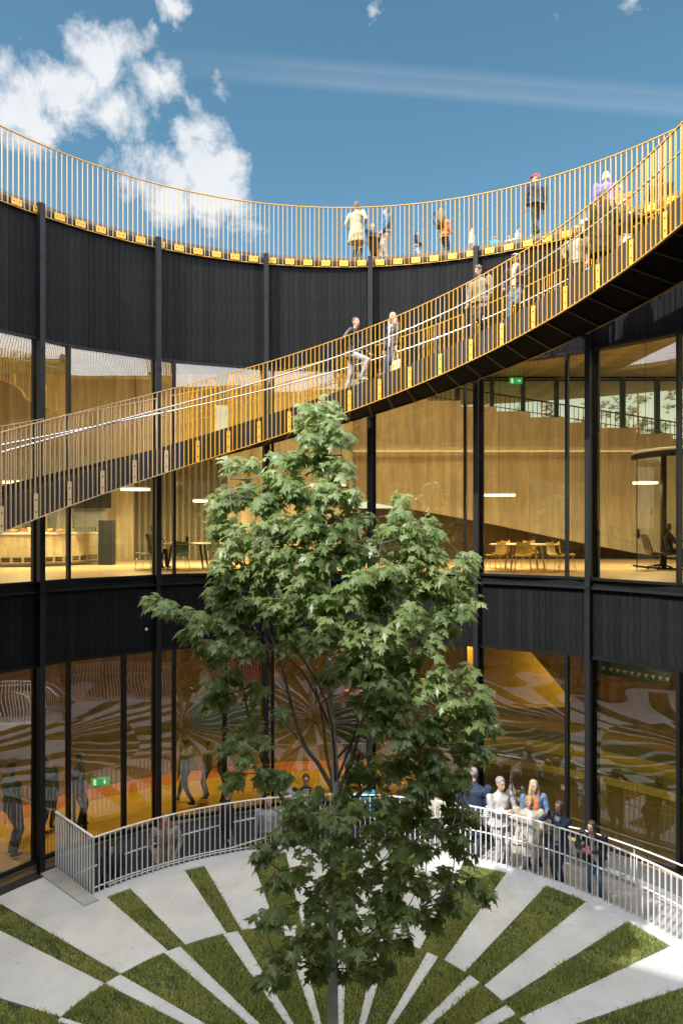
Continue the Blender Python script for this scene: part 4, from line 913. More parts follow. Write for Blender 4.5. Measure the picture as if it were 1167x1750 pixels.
for bi,(px,py,pr) in enumerate(B):
    small=pr<20; low=py>1360; hollow=(330<px<490 and 1130<py<1345)
    half=max(.15,1.35*math.exp(-((py-1150)/520)**2)*(1-abs(px-585)/420))
    layers=[-.55,.35] if pr>=24 else [0]
    if hollow: layers=[-.3]
    for ly in layers:
        Yc=YT0+ly*half*1.3+r.normal(0,.1); c=P(px,py,Yc); rad=max(5,pr-13)/F*Yc
        k=int(max(3,(pr/13)**2*((1.0 if py<1130 else .86) if ly<=0 else .48)*(.5 if hollow else 1)*(.52 if low else 1)))
        near=min(nodes,key=lambda q:(q-c).length_squared+ (1.2 if q.z>c.z+.1 else 0))
        mid=near.lerp(c,.5)+Vector((0,0,-.06*(c-near).length)); tw.tube([near,mid,c],[.010,.007,.004],5,caps=False)
        for j in range(k):
            u=r.normal(0,1,3); u/=np.linalg.norm(u); q=np.array(c)+u*rad*(r.random()**.45)*np.array([1,1,.95])*.92
            out=(q-np.array([0,0,min(q[2],c.z)-.3])); out[2]=0; out/=max(.2,np.linalg.norm(out))
            # shoot direction: outwards and up
            sh=out*.45+np.array([0,0,.8])+r.normal(0,.3,3); sh/=np.linalg.norm(sh)
            base=q-sh*.16; m_=5 if j%2 else 4
            if r.random()<.6: tw.tube([c.lerp(Vector(base),.15),Vector(base),Vector(q)],[.004,.003,.0015],3,caps=False)
            nl=int(r.integers(5,9)); ph=r.random()*6.28
            for e in range(nl):
                a=ph+e*2.4; side=np.array([math.cos(a),math.sin(a),0]); side=side-sh*side.dot(sh); side/=np.linalg.norm(side)
                st_=base+sh*(.19*e/nl)
                pet=.05+.05*r.random(); d=side*.75+sh*.25+np.array([0,0,-.05]); d/=np.linalg.norm(d)
                root=st_+d*pet
                tip=side*.8+out*.25+np.array([0,0,-(.18 if low else .50)-.35*r.random()])+r.normal(0,.18,3); tip/=np.linalg.norm(tip)
                nrm=side*.55+out*.2+np.array([0,0,.75])+r.normal(0,.2,3)
                nrm=nrm-tip*nrm.dot(tip); nrm/=np.linalg.norm(nrm)
                Cs.append(root);Tp.append(tip);Nr.append(nrm);Sc.append(r.uniform(.085,.19)*(1.06 if py>1300 else 1))
Cs=np.array(Cs);Tp=np.array(Tp);Nr=np.array(Nr);Sc=np.array(Sc); Xx=np.cross(Tp,Nr)
print('leaves',len(Cs))
Vl=Cs[:,None,:]+Sc[:,None,None]*(LV[None,:,0:1]*Xx[:,None,:]+LV[None,:,1:2]*Tp[:,None,:]+LV[None,:,2:3]*Nr[:,None,:]*r.uniform(.6,2.2,len(Cs))[:,None,None])
order=np.argsort(Cs[:,1]-Sc*6+ (Cs[:,2]<0)*99); big=set(order[:290].tolist())
rest=np.array([i for i in range(len(Cs)) if i not in big])
fo=link('foliage',np_mesh('foliage',Vl[rest],LF,[M_leaf]),tree); tag(fo,kind='stuff')
lm=bpy.data.meshes.new('leaf'); lm.from_pydata([tuple(v) for v in LV],[],LF); lm.materials.append(M_leaf); lm.update()
for i in sorted(big):
    o=link('leaf',lm,tree); s=Sc[i]; X=Xx[i]*s; Yv=Tp[i]*s; Z=Nr[i]*s*1.3
    o.matrix_local=Matrix(((X[0],Yv[0],Z[0],Cs[i][0]),(X[1],Yv[1],Z[1],Cs[i][1]),(X[2],Yv[2],Z[2],Cs[i][2]),(0,0,0,1)))
t_=tw.build('twigs',M_bark2,tree,fix=False); tag(t_,kind='stuff')
# ---------------------------------------------------------------- people
def cloth(name,col,var=.15,sc=14,rough=.8,**k): return mat('cloth_'+name,col,rough,var=var,scale=sc,bump=.35,bscale=30,bdist=.012,**k)
M_skin=mat('skin',(.52,.31,.23),.5,var=.06); M_eye=mat('eye_dark',(.03,.02,.02),.3); M_lip=mat('lips',(.45,.17,.14),.5)
CL=dict(black=cloth('black',(.016,.016,.018)),leather=cloth('leather',(.018,.018,.02),rough=.4),navy=cloth('navy',(.02,.035,.075)),blue=cloth('blue',(.03,.12,.24)),
 jeans=cloth('jeans',(.10,.17,.28)),djeans=cloth('djeans',(.035,.05,.085)),grey=cloth('grey',(.33,.33,.36)),lgrey=cloth('lgrey',(.38,.385,.385)),white=cloth('white',(.46,.46,.46)),cream=cloth('cream',(.50,.44,.34)),
 beige=cloth('beige',(.34,.30,.24)),tan=cloth('tan',(.22,.175,.13)),trench=cloth('trench',(.42,.34,.25)),olive=cloth('olive',(.16,.14,.10)),brown=cloth('brown',(.17,.10,.06)),orange=cloth('orange',(.60,.17,.05)),
 red=cloth('red',(.50,.04,.04)),purple=cloth('purple',(.20,.16,.42)),teal=cloth('teal',(.02,.28,.42)),dgreen=cloth('dgreen',(.03,.05,.03)),pink=cloth('pink',(.55,.35,.36)),
 spot=mat('cloth_spot',(.10,.07,.05),.85,scale=26,col2=(.50,.44,.38)),floral=mat('cloth_floral',(.78,.76,.70),.85,scale=16,col2=(.75,.52,.08)),pattern=mat('cloth_pattern',(.42,.37,.30),.85,scale=22,col2=(.68,.64,.58)))
def stripes():
    m=mat('cloth_stripe',(.7,.7,.68),.85); t=m.node_tree; b=t.nodes['Principled BSDF']; co=nd(t,'ShaderNodeTexCoord'); s=nd(t,'ShaderNodeSeparateXYZ'); t.links.new(co.outputs['Object'],s.inputs[0])
    f=mth(t,'GREATER_THAN',mth(t,'FRACT',mth(t,'MULTIPLY',s.outputs['Z'],26)),.55); mi=nd(t,'ShaderNodeMix',data_type='RGBA'); t.links.new(f,mi.inputs[0]); mi.inputs[6].default_value=(.7,.7,.68,1); mi.inputs[7].default_value=(.03,.03,.05,1); t.links.new(mi.outputs[2],b.inputs['Base Color']); return m
CL['stripe']=stripes()
HC=dict(black=(.012,.010,.010),dark=(.035,.02,.014),brown=(.11,.06,.03),blonde=(.36,.24,.11),lblonde=(.44,.34,.20),grey=(.27,.26,.26),white=(.52,.50,.47),ginger=(.32,.12,.04))
HM={k:mat('hair_'+k,v,.45,var=.35,scale=16,stretch=(5,5,.6),bump=.7,bscale=34,bdist=.012) for k,v in HC.items()}
def seg_d(X,a,b,ra,rb):
    ab=b-a; t=np.clip(((X-a)@ab)/max(1e-9,ab@ab),0,1); return np.linalg.norm(X-(a+t[:,None]*ab),axis=1)-(ra+(rb-ra)*t)
def ik(a,b,l1,l2,hint):
    a=Vector(a);b=Vector(b);d=b-a;L_=min(max(d.length,.05),(l1+l2)*.995); u=d.normalized(); b=a+u*L_
    x=(l1*l1-l2*l2+L_*L_)/(2*L_); h=math.sqrt(max(0,l1*l1-x*x)); hv=Vector(hint); hv=(hv-u*hv.dot(u)); hv=hv.normalized() if hv.length>1e-5 else u.orthogonal().normalized()
    return a+u*x+hv*h,b
def remesh(mb,vox,sm,name):
    me=mb.mesh(name+'_src',M_skin); o=bpy.data.objects.new('tmp',me); COL.objects.link(o)
    md=o.modifiers.new('r','REMESH'); md.mode='VOXEL'; md.voxel_size=vox; s=o.modifiers.new('s','SMOOTH'); s.factor=.5; s.iterations=sm
    dg=bpy.context.evaluated_depsgraph_get(); dg.update(); ev=o.evaluated_get(dg); out=bpy.data.meshes.new_from_object(ev); out.name=name
    bpy.data.objects.remove(o); bpy.data.meshes.remove(me); out.materials.clear(); return out
def person(loc, rz, H, label, top='navy', legs='djeans', shoe='black', hair='dark', style='short', pose='stand', sex='f', coat=None, inner=None, skirt=None,
           hands=None, feet=None, lean=0.0, look=0.0, nod=0.0, cap=None, build=1.0, group=None, sleeve=1, vox=.021, smile=False, glasses=False, scarf=None):
    k=H/1.75; o=empty('person',loc,rz); tag(o,label,'person',group)
    sw_=.168 if sex=='f' else .195; hw=.085
    pel=.94; 
    if feet is None: feet=[(-.10,-.0,0),(.10,-.03,0)]
    if pose=='walk': feet=[(-.08,-.30,0),(.08,.28,.03)]
    if pose=='climb': feet=[(-.09,-.26,.30),(.09,.16,.0)]; pel=.97
    if pose=='down': feet=[(-.09,-.20,-.12),(.09,.14,.12)]; pel=.93
    if pose=='sit': pel=.50; feet=[(-.12,-.46,.0),(.12,-.44,0)]
    pc=Vector((0,.0,pel)); ch=Vector((0,-lean*.45,pel+.40)); nk=Vector((0,-lean*.62,pel+.545)); hd=nk+Vector((0,-.03-lean*.12-.05*nod,.155-.03*nod))
    if hands is None: hands=[(-.27,-.06-lean*.3,pel-.12),(.27,-.06-lean*.3,pel-.12)]
    prim=[]; mb=MB()   # prim: (a,b,ra,rb,matname)
    def cap_(a,b,ra,rb,mk,n=10):
        a=Vector(a);b=Vector(b); mb.tube([a,b],[ra,rb],n); mb.ball(a,ra,n,6); mb.ball(b,rb,n,6); prim.append((np.array(a),np.array(b),ra,rb,mk))
    bw=build*1.22; sw_*=1.08
    # trunk: elliptic sections
    secs=[(pc+Vector((0,0,-.10)),.150*bw,.105*bw,legs),(pc+Vector((0,0,.0)),.168*bw,.12*bw,legs if not coat else top),(pc.lerp(ch,.35),(.142 if sex=='f' else .158)*bw,.108*bw,top),
          (pc.lerp(ch,.75),.158*bw,.118*bw,top),(ch+Vector((0,.01,.03)),(sw_-.005)*bw,.112*bw,top),(ch.lerp(nk,.72),.125,.085,top),(nk,.06,.055,'skin')]
    mb.loft([(c,a,b,0) for c,a,b,_ in secs],18)
    for (c,a,b,mk),(c2,a2,b2,m2) in zip(secs,secs[1:]):
        for u in (-.5,0,.5):
            v=Vector((a*u,0,0)); v2=Vector((a2*u,0,0)); prim.append((np.array(c+v),np.array(c2+v2),b,b2,m2 if m2!='skin' else top))
    cap_(nk-Vector((0,0,.03)),hd-Vector((0,0,.04)),.056,.05,'skin')
    for s,ft in ((-1,feet[0]),(1,feet[1])):
        hip=pc+Vector((s*hw,0,-.03)); an=Vector((ft[0],ft[1],ft[2]+.085))
        kn,an=ik(hip,an,.44,.43,(0,-1,.15)); cap_(hip,kn,.088*bw,.058*bw,legs if skirt is None else legs); cap_(kn,an,.056*bw,.042*bw,legs)
        toe=an+Vector((s*.02,-.15,-.045)); cap_(an+Vector((0,.02,-.035)),toe,.045,.035,'SHOE'); 
    hm=[]
    for s,hp in ((-1,hands[0]),(1,hands[1])):
        sh=ch+Vector((s*sw_*bw,.0,.075)); el,wr_=ik(sh,hp,.29,.26,(s*.6,.6,-.35)); mk='skin' if sleeve==0 else top
        cap_(sh,el,.060*bw,.047*bw,top); cap_(el,wr_,.046*bw,.034*bw,mk)
        d=(wr_-el).normalized(); hb=wr_+d*.085; cap_(wr_,hb,.026,.032,'skin',8); hm.append((wr_,hb,d,s))
    # head
    R3=Matrix.Rotation(look,3,'Z')@Matrix.Rotation(nod*.5,3,'X')
    def hp_(v): return hd+R3@Vector(v)
    mb.ball(hd+Vector((0,.008,.03)),(.076,.092,.098),14,10,rot=R3); mb.ball(hp_((0,-.022,-.035)),(.058,.066,.075),12,8,rot=R3)
    mb.ball(hp_((0,-.03,-.095)),(.035,.035,.028),8,6,rot=R3)
    prim.append((np.array(hd+Vector((0,0,.03))),np.array(hp_((0,-.02,-.06))),.09,.06,'skin'))
    mb.tube([hp_((0,-.086,.03)),hp_((0,-.108,-.012)),hp_((0,-.095,-.03))],[.010,.018,.012],6)
    for s in (-1,1): mb.ball(hp_((s*.078,.008,.005)),(.014,.024,.034),8,6,rot=R3)
    if coat:      # flared coat skirt, length coat
        mk=top; mb.loft([((0,0,pel+.12),.155*bw,.118*bw,0),((0,0,pel-.05),.185*bw,.145*bw,0),((0,.0,pel-coat),.235*bw,.185*bw,0)],20)
        for u in (-.6,0,.6): prim.append((np.array((u*.15,0,pel+.1)),np.array((u*.22,0,pel-coat+.02)),.14,.19,mk))
    if skirt:
        mb.loft([((0,0,pel+.05),.150*bw,.115*bw,0),((0,0,pel-.1),.18*bw,.14*bw,0),((0,.0,pel-skirt[1]),.22*bw,.19*bw,0)],20)
        for u in (-.6,0,.6): prim.append((np.array((u*.15,0,pel+.02)),np.array((u*.2,0,pel-skirt[1]+.02)),.14,.19,skirt[0]))
    me=remesh(mb,vox,3,'body'); nv=len(me.vertices); X=np.empty(nv*3,np.float32); me.vertices.foreach_get('co',X); X=X.reshape(-1,3)
    # soft folds in the clothing
    keys=[];idx={}
    def slot(mk):
        if mk not in idx:
            idx[mk]=len(keys); keys.append(mk); me.materials.append(M_skin if mk=='skin' else (CL[shoe] if mk=='SHOE' else CL[mk]))
        return idx[mk]
    nf=len(me.polygons); ctr=np.empty(nf*3,np.float32); me.polygons.foreach_get('center',ctr); ctr=ctr.reshape(-1,3)
    best=np.full(nf,9.);lab=np.zeros(nf,int)
    for a,b,ra,rb,mk in prim:
        d=seg_d(ctr,a,b,ra,rb); s_=d<best; best[s_]=d[s_]; lab[s_]=slot(mk)
    if inner:      # open front shows another cloth
        chn=np.array(ch); s_=(np.abs(ctr[:,0]-chn[0])<.055+.0*ctr[:,2])&(ctr[:,1]<np.interp(ctr[:,2],[pel-.1,pel+.4],[0,chn[1]])-.05)&(ctr[:,2]>pel-.12)&(ctr[:,2]<nk.z-.02)&(lab==slot(top)); lab[s_]=slot(inner)
    me.polygons.foreach_set('material_index',lab.astype(np.int32)); me.polygons.foreach_set('use_smooth',np.ones(nf,bool))
    fold=np.sin(X[:,2]*38+np.sin(X[:,0]*21)*2+X[:,1]*17)*.0035+np.sin(X[:,2]*17-X[:,0]*25)*.003
    nr=np.empty(nv*3,np.float32); me.vertices.foreach_get('normal',nr); nr=nr.reshape(-1,3); hh=X[:,2]<nk.z-.03
    X=X+nr*(fold*hh)[:,None]; me.vertices.foreach_set('co',X.reshape(-1).astype(np.float32)); me.update()
    # fingers, eyes and mouth belong to the same body mesh
    ex=MB()
    for wr_,hb,d,s in hm:
        side=d.cross(Vector((0,-1,0.2))); side=side.normalized() if side.length>.1 else Vector((1,0,0)); pn=side.cross(d).normalized()
        for q,(of,ln) in enumerate(((-.026,.062),(-.009,.075),(.009,.072),(.025,.058))):
            a=hb+side*of*1.0; b=a+d*ln*.5+pn*.006; c=b+d*ln*.35-pn*.018*(1 if pn.y>0 else -1); ex.tube([a-d*.02,a,b,c],[.010,.010,.009,.007],6)
        a=wr_+side*(-.022*s)+d*.02; ex.tube([a,a+side*(-.03*s)+d*.02,a+side*(-.04*s)+d*.055],[.012,.011,.008],6)
    n1=len(ex.f)
    for s in (-1,1): ex.ball(hp_((s*.031,-.075,.022)),(.014,.010,.008),8,5,1,rot=R3); ex.tube([hp_((s*.015,-.083,.045)),hp_((s*.048,-.074,.044))],.004,5,3)
    ex.tube([hp_((-.024,-.086,-.058)),hp_((0,-.092,-.060)),hp_((.024,-.086,-.058))],[.004,.007,.004],6,2)
    for mt_ in (M_skin,M_eye,M_lip,HM[hair]): pass
    fm=ex.mesh('x',[M_skin,M_eye,M_lip,HM[hair]],True); bm=bmesh.new(); bm.from_mesh(me); base=len(me.materials)
    for mt_ in (M_skin,M_eye,M_lip,HM[hair]): me.materials.append(mt_)
    b0=len(bm.faces); bm.from_mesh(fm); bm.faces.ensure_lookup_table()
    for f in bm.faces[b0:]: f.material_index+=base; f.smooth=True
    bm.to_mesh(me); bm.free(); bpy.data.meshes.remove(fm)
    body=link('body',me,o); 
    # hair
    if style!='none':
        hb=MB(); hb.ball(hp_((0,.022,.050)),(.088,.098,.093),14,9,rot=R3)
        if style in('bob','long','pony'): hb.ball(hp_((0,.045,-.01)),(.092,.075,.095),12,8,rot=R3)
        if style in('bob','long'):
            for s in (-1,1): hb.ball(hp_((s*.07,.012,-.03)),(.03,.055,.085),10,7,rot=R3)
        if style=='long':
            for s in (-1,1): hb.tube([hp_((s*.07,.01,-.03)),hp_((s*.085,.0,-.14)),hp_((s*.085,-.02,-.26))],[.042,.042,.022],8)
            hb.tube([hp_((0,.07,0)),hp_((0,.09,-.14)),hp_((0,.09,-.28))],[.07,.065,.03],10)
        if style=='pony': hb.tube([hp_((0,.10,.03)),hp_((0,.15,-.03)),hp_((0,.14,-.15))],[.03,.03,.012],8)
        if style=='curly':
            for q in range(26):
                a=random.random()*6.28; b_=random.uniform(-.1,1.2); hb.ball(hp_((.085*math.cos(a)*math.cos(b_),.025+.095*abs(math.sin(a))*math.cos(b_)*.9,.045+.085*math.sin(b_))),.028,6,4)
        hm_=remesh(hb,.016,1,'hair'); hm_.materials.append(HM[hair])
        # lift the fringe clear of the face
        hx=np.array([v.co for v in hm_.vertices]); R_=np.array(R3); loc_=(hx-np.array(hd))@R_
        msk=(loc_[:,1]<-.03)&(loc_[:,2]<.092)&(np.abs(loc_[:,0])<.064); loc_[msk,1]=np.maximum(loc_[msk,1],-.045)
        no_=np.sin(loc_[:,0]*190+loc_[:,1]*60)*.003; loc_=loc_*(1+no_[:,None]); hx=loc_@R_.T+np.array(hd)
        hm_.vertices.foreach_set('co',hx.reshape(-1).astype(np.float32)); hm_.polygons.foreach_set('use_smooth',[True]*len(hm_.polygons)); hm_.update(); link('hair',hm_,o)
    if cap:
        cb=MB(); cb.ball(hp_((0,.012,.062)),(.095,.105,.078),14,8,rot=R3); cb.loft([(hp_((0,-.09,.055)),.07,.08,0),(hp_((0,-.092,.065)),.066,.075,0)],14); cb.build('cap',CL[cap],o,True)
    if glasses:
        gb=MB(); 
        for s in (-1,1): gb.ball(hp_((s*.032,-.090,.02)),(.022,.006,.016),10,5,rot=R3)
        gb.build('glasses',M_eye,o,True)
    if scarf:
        sb=MB(); sb.loft([(nk+Vector((0,0,-.05)),.10,.095,0),(nk+Vector((0,-.01,0)),.085,.08,0),(nk+Vector((0,0,.04)),.07,.065,0)],14); sb.tube([nk+Vector((.03,-.09,-.02)),ch+Vector((.03,-.125,-.12))],[.045,.04],8); sb.build('scarf',CL[scarf],o,True)
    o.scale=(k,k,k); o['_h']=[list(h[1]) for h in hm] and 1; del o['_h']
    HANDS[o.name]=[h[1]*k for h in hm]
    return o
HANDS={}
def at(px,r,z,yhead,face,**kw):
    t=TH(px,r); c=C(t,r,z); Y=c.y+D; H=EYE+(893-yhead)/F*Y-z; H=H/1.0
    corr=1/ (1.0)     # crown height of the figure is about 1.78 units of its own scale
    kw.setdefault('build',1.0 if H>1.5 else 1.22); o=person(c,R(face),H*.985,**kw); return o
def stairz(px,r): return ZB(TH(px,r))+.48
def worldp(o,lp):
    return Vector(o.location)+Matrix.Rotation(o.rotation_euler.z,3,'Z')@Vector(lp)
def bag(o,hand,name,mt,w,h,d,label,drop=.30,cat='bag',off_=(0,0,0)):
    p=worldp(o,HANDS[o.name][hand])+Vector(off_); b=empty(name,(p.x,p.y,p.z-drop),o.rotation_euler.z); tag(b,label,cat)
    m=MB(); m.loft([((0,0,-h),w*.42,d*.5,0),((0,0,-h*.9),w*.5,d*.6,0),((0,0,-.1*h),w*.5,d*.35,0),((0,0,0),w*.48,d*.15,0)],14); m.build('bag_body',mt,b,True)
    m=MB()
    for s in (-1,1): m.tube([(-w*.28,s*.01,-.02),(-w*.12,s*.01,drop*.7),(0,0,drop),(w*.12,s*.01,drop*.7),(w*.28,s*.01,-.02)],.009,5)
    m.build('strap',mt,b); return b
def small(o,hand,name,size,mt,label,cat,off_=(0,-.03,.04)):
    p=worldp(o,HANDS[o.name][hand]); p+=Matrix.Rotation(o.rotation_euler.z,3,'Z')@Vector(off_)
    b=MB(); b.box((0,0,0),size); x=b.build(name,mt,loc=p,rz=o.rotation_euler.z); x.rotation_euler.x=R(-15); tag(x,label,cat); return x
M_phone=mat('phone_black',(.02,.02,.025),.2); M_pphone=mat('phone_pink',(.7,.25,.4),.3)
# --- roof
RZ=14.80
at(609,9.35,RZ,344,150,label='woman in a beige trench coat with dark hair standing on the roof edge',top='trench',legs='black',hair='brown',style='bob',coat=.42,hands=[(-.20,-.16,1.12),(.26,-.16,1.0)])
at(660,9.4,RZ,357,-70,label='man in a dark blue sweater and beige trousers standing on the roof',top='blue',legs='beige',shoe='brown',hair='brown',style='short',sex='m',hands=[(-.15,-.2,.95),(.16,-.2,.95)])
at(636,9.9,RZ,382,40,label='ginger haired child in a dark jacket beside the woman in the trench coat',top='navy',legs='black',hair='ginger',style='short',hands=[(-.1,-.28,1.15),(.12,-.28,1.15)])
at(650,10.2,RZ,390,60,label='person in a pale floral skirt behind the man in the blue sweater',top='navy',legs='tan',hair='dark',style='bob',skirt=('floral',.55))
at(712,9.9,RZ,394,70,label='dark haired boy in a navy anorak holding a white bag on the roof',top='navy',legs='grey',hair='black',style='short',inner='white',hands=[(-.08,-.25,1.0),(.1,-.25,1.0)])
at(759,9.7,RZ,369,110,label='person in an orange top wearing a grey backpack on the roof',top='orange',legs='black',hair='brown',style='curly',hands=[(-.05,-.30,1.18),(.1,-.30,1.18)])
bp_=empty('backpack',C(TH(751,9.6),9.6,15.95),R(110)); tag(bp_,'grey backpack worn by the person in the orange top','backpack')
m=MB(); m.loft([((0,0,-.30),.15,.08,0),((0,0,-.1),.17,.11,0),((0,0,.12),.15,.09,0),((0,0,.19),.09,.05,0)],14); m.build('pack',CL['olive'],bp_,True)
m=MB(); m.tube([(-.1,.09,-.2),(-.1,.2,.0),(-.1,.09,.15)],.014,5); m.tube([(.1,.09,-.2),(.1,.2,.0),(.1,.09,.15)],.014,5); m.build('strap',CL['black'],bp_)
at(806,10.0,RZ,391,70,label='girl in a white jumper with light brown hair on the roof',top='white',legs='grey',hair='blonde',style='long')
at(845,10.4,RZ,404,180,label='blond child in a bright blue shirt on the roof',top='teal',legs='navy',hair='blonde',style='short')
at(870,10.6,RZ,402,-40,label='small child with brown hair left of the person in white on the roof',top='pink',legs='navy',hair='brown',style='short')
at(884,10.2,RZ,389,70,label='short dark haired child in a white shirt beside the man with the cap',top='white',legs='navy',hair='dark',style='short')
at(916,9.3,RZ,296,-165,label='tall man in a dark jacket and red cap walking along the roof',top='navy',legs='djeans',hair='grey',style='short',sex='m',cap='red',pose='walk',look=.9,coat=.02)
at(911,10.5,RZ,391,80,label='fair haired child in pale clothes behind the legs of the man with the cap',top='white',legs='grey',hair='lblonde',style='bob')
at(1035,10.4,RZ,293,170,label='white haired woman in a purple jacket on the roof at right',top='purple',legs='black',hair='white',style='bob',build=1.12)
at(1060,10.6,RZ,316,160,label='person in an orange and red jacket beside the woman in purple',top='orange',legs='brown',hair='white',style='short')
at(1127,11.0,RZ,297,150,label='dark haired person in black with a red bag near the right edge of the roof',top='black',legs='djeans',hair='dark',style='bob',hands=[(-.1,-.25,1.1),(.2,-.2,1.1)])
at(1000,10.3,RZ,365,-30,label='short haired man in a white shirt behind the stair railing on the roof',top='white',legs='navy',hair='brown',style='short',sex='m')
# --- stair
a=at(600,7.25,stairz(600,7.25),545,75,label='man climbing the stair in a black leather jacket and grey trousers',top='leather',legs='grey',shoe='lgrey',hair='brown',style='short',sex='m',pose='climb',look=-.6,lean=.12,hands=[(-.28,.05,.98),(.22,-.36,1.02)])
a=at(672,7.3,stairz(672,7.3),533,-60,label='woman with long blond hair in a black jacket coming down the stair',top='leather',legs='djeans',shoe='white',hair='lblonde',style='long',pose='down',inner='lgrey',look=.3,hands=[(-.26,-.1,.86),(.28,-.1,.86)])
bag(a,1,'tote_bag',CL['floral'],.38,.42,.12,'white tote bag with yellow pattern carried by the blond woman on the stair',drop=.30)
at(820,6.98,stairz(820,6.98),452,-50,label='man with curly hair in a brown jacket looking down on the stair',top='tan',legs='djeans',hair='brown',style='curly',sex='m',pose='down',inner='olive',nod=.8,coat=.05,hands=[(-.27,-.12,.9),(.26,-.05,.88)])
a=at(881,7.0,stairz(881,7.0),433,-35,label='person in a pale cap, dark cardigan and striped shirt on the stair',top='black',inner='stripe',legs='jeans',shoe='white',hair='grey',style='short',cap='lgrey',pose='down',scarf='lgrey',hands=[(-.27,-.1,.95),(.34,-.32,1.08)],sleeve=1)
at(985,7.5,stairz(985,7.5),384,-30,label='brown haired person in a striped top and dark trousers higher on the stair',top='olive',inner='stripe',legs='black',hair='brown',style='bob',pose='down',glasses=True,hands=[(-.2,-.3,1.0),(.25,-.1,.9)])
at(1031,7.15,stairz(1031,7.15),326,175,label='woman with long dark hair in a long black coat climbing the stair',top='black',legs='black',hair='brown',style='long',coat=.5,pose='climb')
at(1064,7.7,stairz(1064,7.7),340,-20,label='woman with blond hair and dark coat beside the long black coat on the stair',top='black',legs='beige',hair='blonde',style='long',hands=[(-.15,-.25,1.1),(.32,-.25,1.25)],skirt=('pattern',.35))
# --- sunken walk
a=at(853,7.42,ZR(27)+.02,1326,25,label='grey haired woman in a white hooded top holding a phone and bags',top='white',legs='lgrey',shoe='white',hair='grey',style='short',hands=[(-.03,-.22,1.20),(.20,-.26,1.08)],coat=.02,nod=.2)
bag(a,1,'shopping_bag',CL['pattern'],.30,.40,.12,'patterned cloth bag hanging from the arm of the grey haired woman',drop=.34)
small(a,1,'phone',(.075,.012,.15),M_phone,'black phone in the hand of the grey haired woman in white','phone')
h=empty('shoulder_bag',C(TH(835,7.5),7.5,.80),R(25)); tag(h,'striped cream shoulder bag behind the woman in white','bag')
m=MB(); m.loft([((0,0,-.22),.14,.08,0),((0,0,0),.17,.12,0),((0,0,.18),.13,.07,0),((0,0,.25),.07,.03,0)],14); m.build('bag_body',CL['stripe'],h,True)
m=MB(); m.tube([(-.02,-.02,.22),(.07,-.06,.42),(.16,-.06,.5)],.012,5); m.build('strap',CL['brown'],h)
a=at(911,8.05,ZR(34),1332,5,label='woman with long blond hair in a denim jacket behind the beige woman',top='jeans',inner='orange',legs='djeans',hair='lblonde',style='long',hands=[(-.1,-.22,1.05),(.16,-.26,1.05)])
small(a,1,'folded_coat',(.30,.18,.26),CL['cream'],'folded cream coat over the arm of the blond woman','coat',(.02,-.03,-.02))
at(904,7.42,ZR(33),1357,-15,label='woman with short light brown hair in a beige cardigan at the railing',top='beige',inner='white',legs='white',shoe='brown',hair='blonde',style='bob',coat=.40,nod=.5,build=1.1,hands=[(-.16,-.26,1.0),(.17,-.26,1.0)])
a=at(956,7.40,ZR(38),1368,-55,label='woman in a navy jacket raising a phone with both hands to photograph',top='navy',inner='white',legs='djeans',shoe='white',hair='brown',style='bob',smile=True,hands=[(-.05,-.32,1.50),(.04,-.32,1.50)])
small(a,0,'phone',(.08,.012,.15),M_phone,'phone held up by the woman in the navy jacket','phone',(.0,-.04,.05))
a=at(1018,7.34,-.25,1390,-35,label='dark haired woman in a black leather jacket leaning on the white railing',top='leather',inner='white',legs='jeans',shoe='beige',hair='dark',style='bob',lean=.45,nod=.35,look=-.2,coat=.05,hands=[(-.13,-.52,1.22),(.06,-.50,1.20)])
small(a,1,'phone',(.08,.012,.14),M_pphone,'pink phone held by the woman leaning on the white railing','phone',(-.02,-.03,.05))
at(809,8.0,ZR(20),1312,150,label='man in a dark blue anorak with his back turned beside the tree',top='navy',legs='djeans',hair='grey',style='short',sex='m',build=1.15,coat=.12)
at(523,8.2,ZR(-6),1322,5,label='man with glasses in a black suit and light blue shirt behind the railing',top='black',inner='lgrey',legs='black',hair='dark',style='short',sex='m',glasses=True)
at(495,8.25,ZR(-8),1325,-60,label='man in a light blue shirt half hidden by leaves left of the suited man',top='lgrey',legs='navy',hair='brown',style='short',sex='m')
at(460,7.55,ZR(-12),1360,0,label='older man in a grey jacket and white shirt behind the railing',top='grey',inner='white',legs='djeans',hair='lblonde',style='short',sex='m',hands=[(-.3,-.1,.82),(.26,-.1,.85)])
at(387,7.9,ZR(-21),1343,95,label='person in a black cap and black leather jacket walking up the ramp in jeans',top='leather',legs='jeans',shoe='black',hair='dark',style='short',cap='black',sex='m',pose='walk')
a=at(283,7.75,ZR(-30),1388,10,label='woman with long light hair in a speckled brown coat on the ramp',top='spot',legs='brown',hair='ginger',style='long',coat=.45,inner='brown',hands=[(-.2,-.15,.95),(.22,-.22,1.0)])
a=at(190,7.75,ZR(-41),1436,25,label='woman with long black hair in black at the lower end of the ramp',top='black',legs='black',hair='black',style='long',nod=.5,hands=[(-.05,-.28,1.05),(.16,-.28,1.05)],coat=.3)
small(a,1,'phone',(.08,.012,.14),M_phone,'phone held by the black haired woman in the ramp corner','phone')
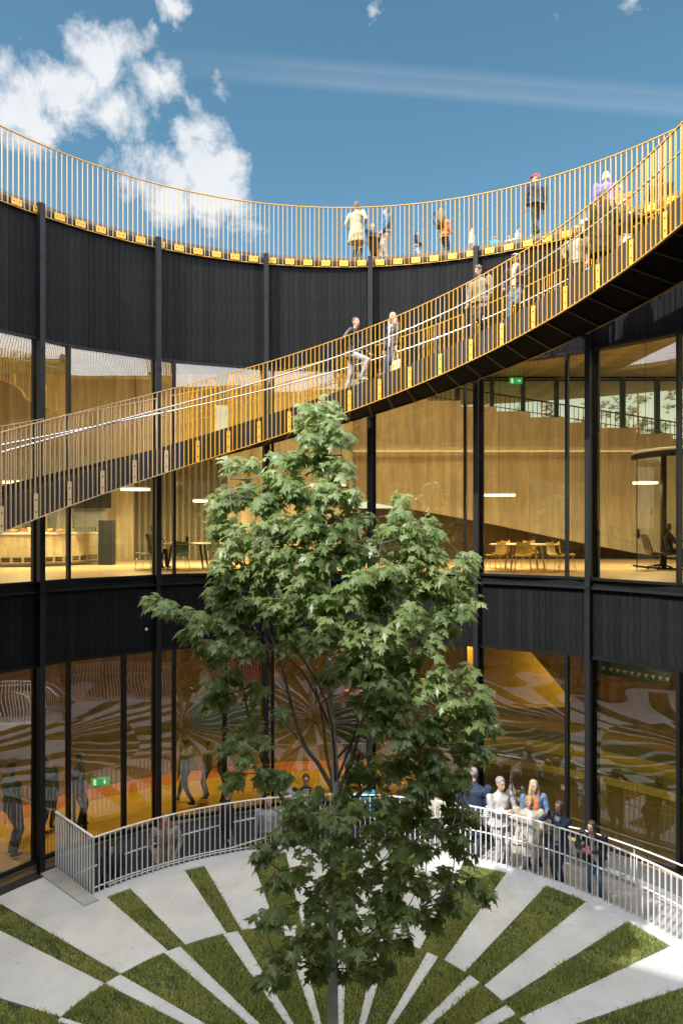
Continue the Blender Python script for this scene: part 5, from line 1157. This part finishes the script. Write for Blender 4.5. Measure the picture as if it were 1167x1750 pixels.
bag(a,1,'canvas_bag',CL['cream'],.28,.32,.1,'cream canvas bag of the black haired woman in the ramp corner',drop=.12)
at(622,7.9,ZR(2),1330,20,label='person in a blue top mostly hidden behind the tree trunk',top='teal',legs='black',hair='ginger',style='short')
at(700,8.1,ZR(10),1330,170,label='person in a dark coat behind the tree crown right of the trunk',top='black',legs='black',hair='dark',style='short',sex='m')
at(745,7.9,ZR(14),1345,150,label='woman in a beige coat behind the leaves right of the trunk',top='beige',legs='grey',hair='brown',style='bob',coat=.3)
# --- inside, ground storey
def inside(px,r,yh,face,**kw): return at(px,r,.20,yh,face,vox=.026,**kw)
inside(318,9.7,1262,-110,label='person in a white shirt and black trousers walking inside behind the ground glass',top='lgrey',legs='black',hair='dark',style='short',pose='walk',sex='m')
inside(355,9.9,1265,-80,label='person in a brown jacket standing inside left of the branches',top='brown',legs='black',hair='dark',style='short')
inside(380,9.5,1262,90,label='person in dark clothes inside directly behind the black cap',top='black',legs='djeans',hair='dark',style='bob')
inside(20,9.5,1300,140,label='person in dark blue clothes inside at the left edge of the photograph',top='navy',legs='navy',hair='dark',style='short',sex='m')
inside(80,10.2,1290,60,label='person in black inside between the left edge and the first column',top='black',legs='black',hair='dark',style='short',coat=.3)
inside(135,9.8,1285,100,label='person in a blue jacket inside just right of the first column',top='navy',legs='djeans',hair='dark',style='short',sex='m')
inside(605,10.0,1170,0,label='dark silhouette of a man inside behind the tree trunk',top='black',legs='black',hair='dark',style='short',sex='m',build=1.2)
# --- inside, upper floor
o=person((P(262,0,19.9).x,19.9-D,6.31),R(60),1.72,'person in black seated at the pale table behind the second column',top='black',legs='navy',hair='black',style='bob',pose='sit',vox=.026,hands=[(-.1,-.35,.78),(.12,-.38,.78)])
o=person((P(1143,0,19.0).x+.05,19.0-D+.2,6.35),R(80),1.7,'person in black seated in the swivel chair with hair tied up',top='black',legs='black',hair='brown',style='pony',pose='sit',vox=.026,hands=[(-.2,-.35,.8),(.2,-.35,.8)])
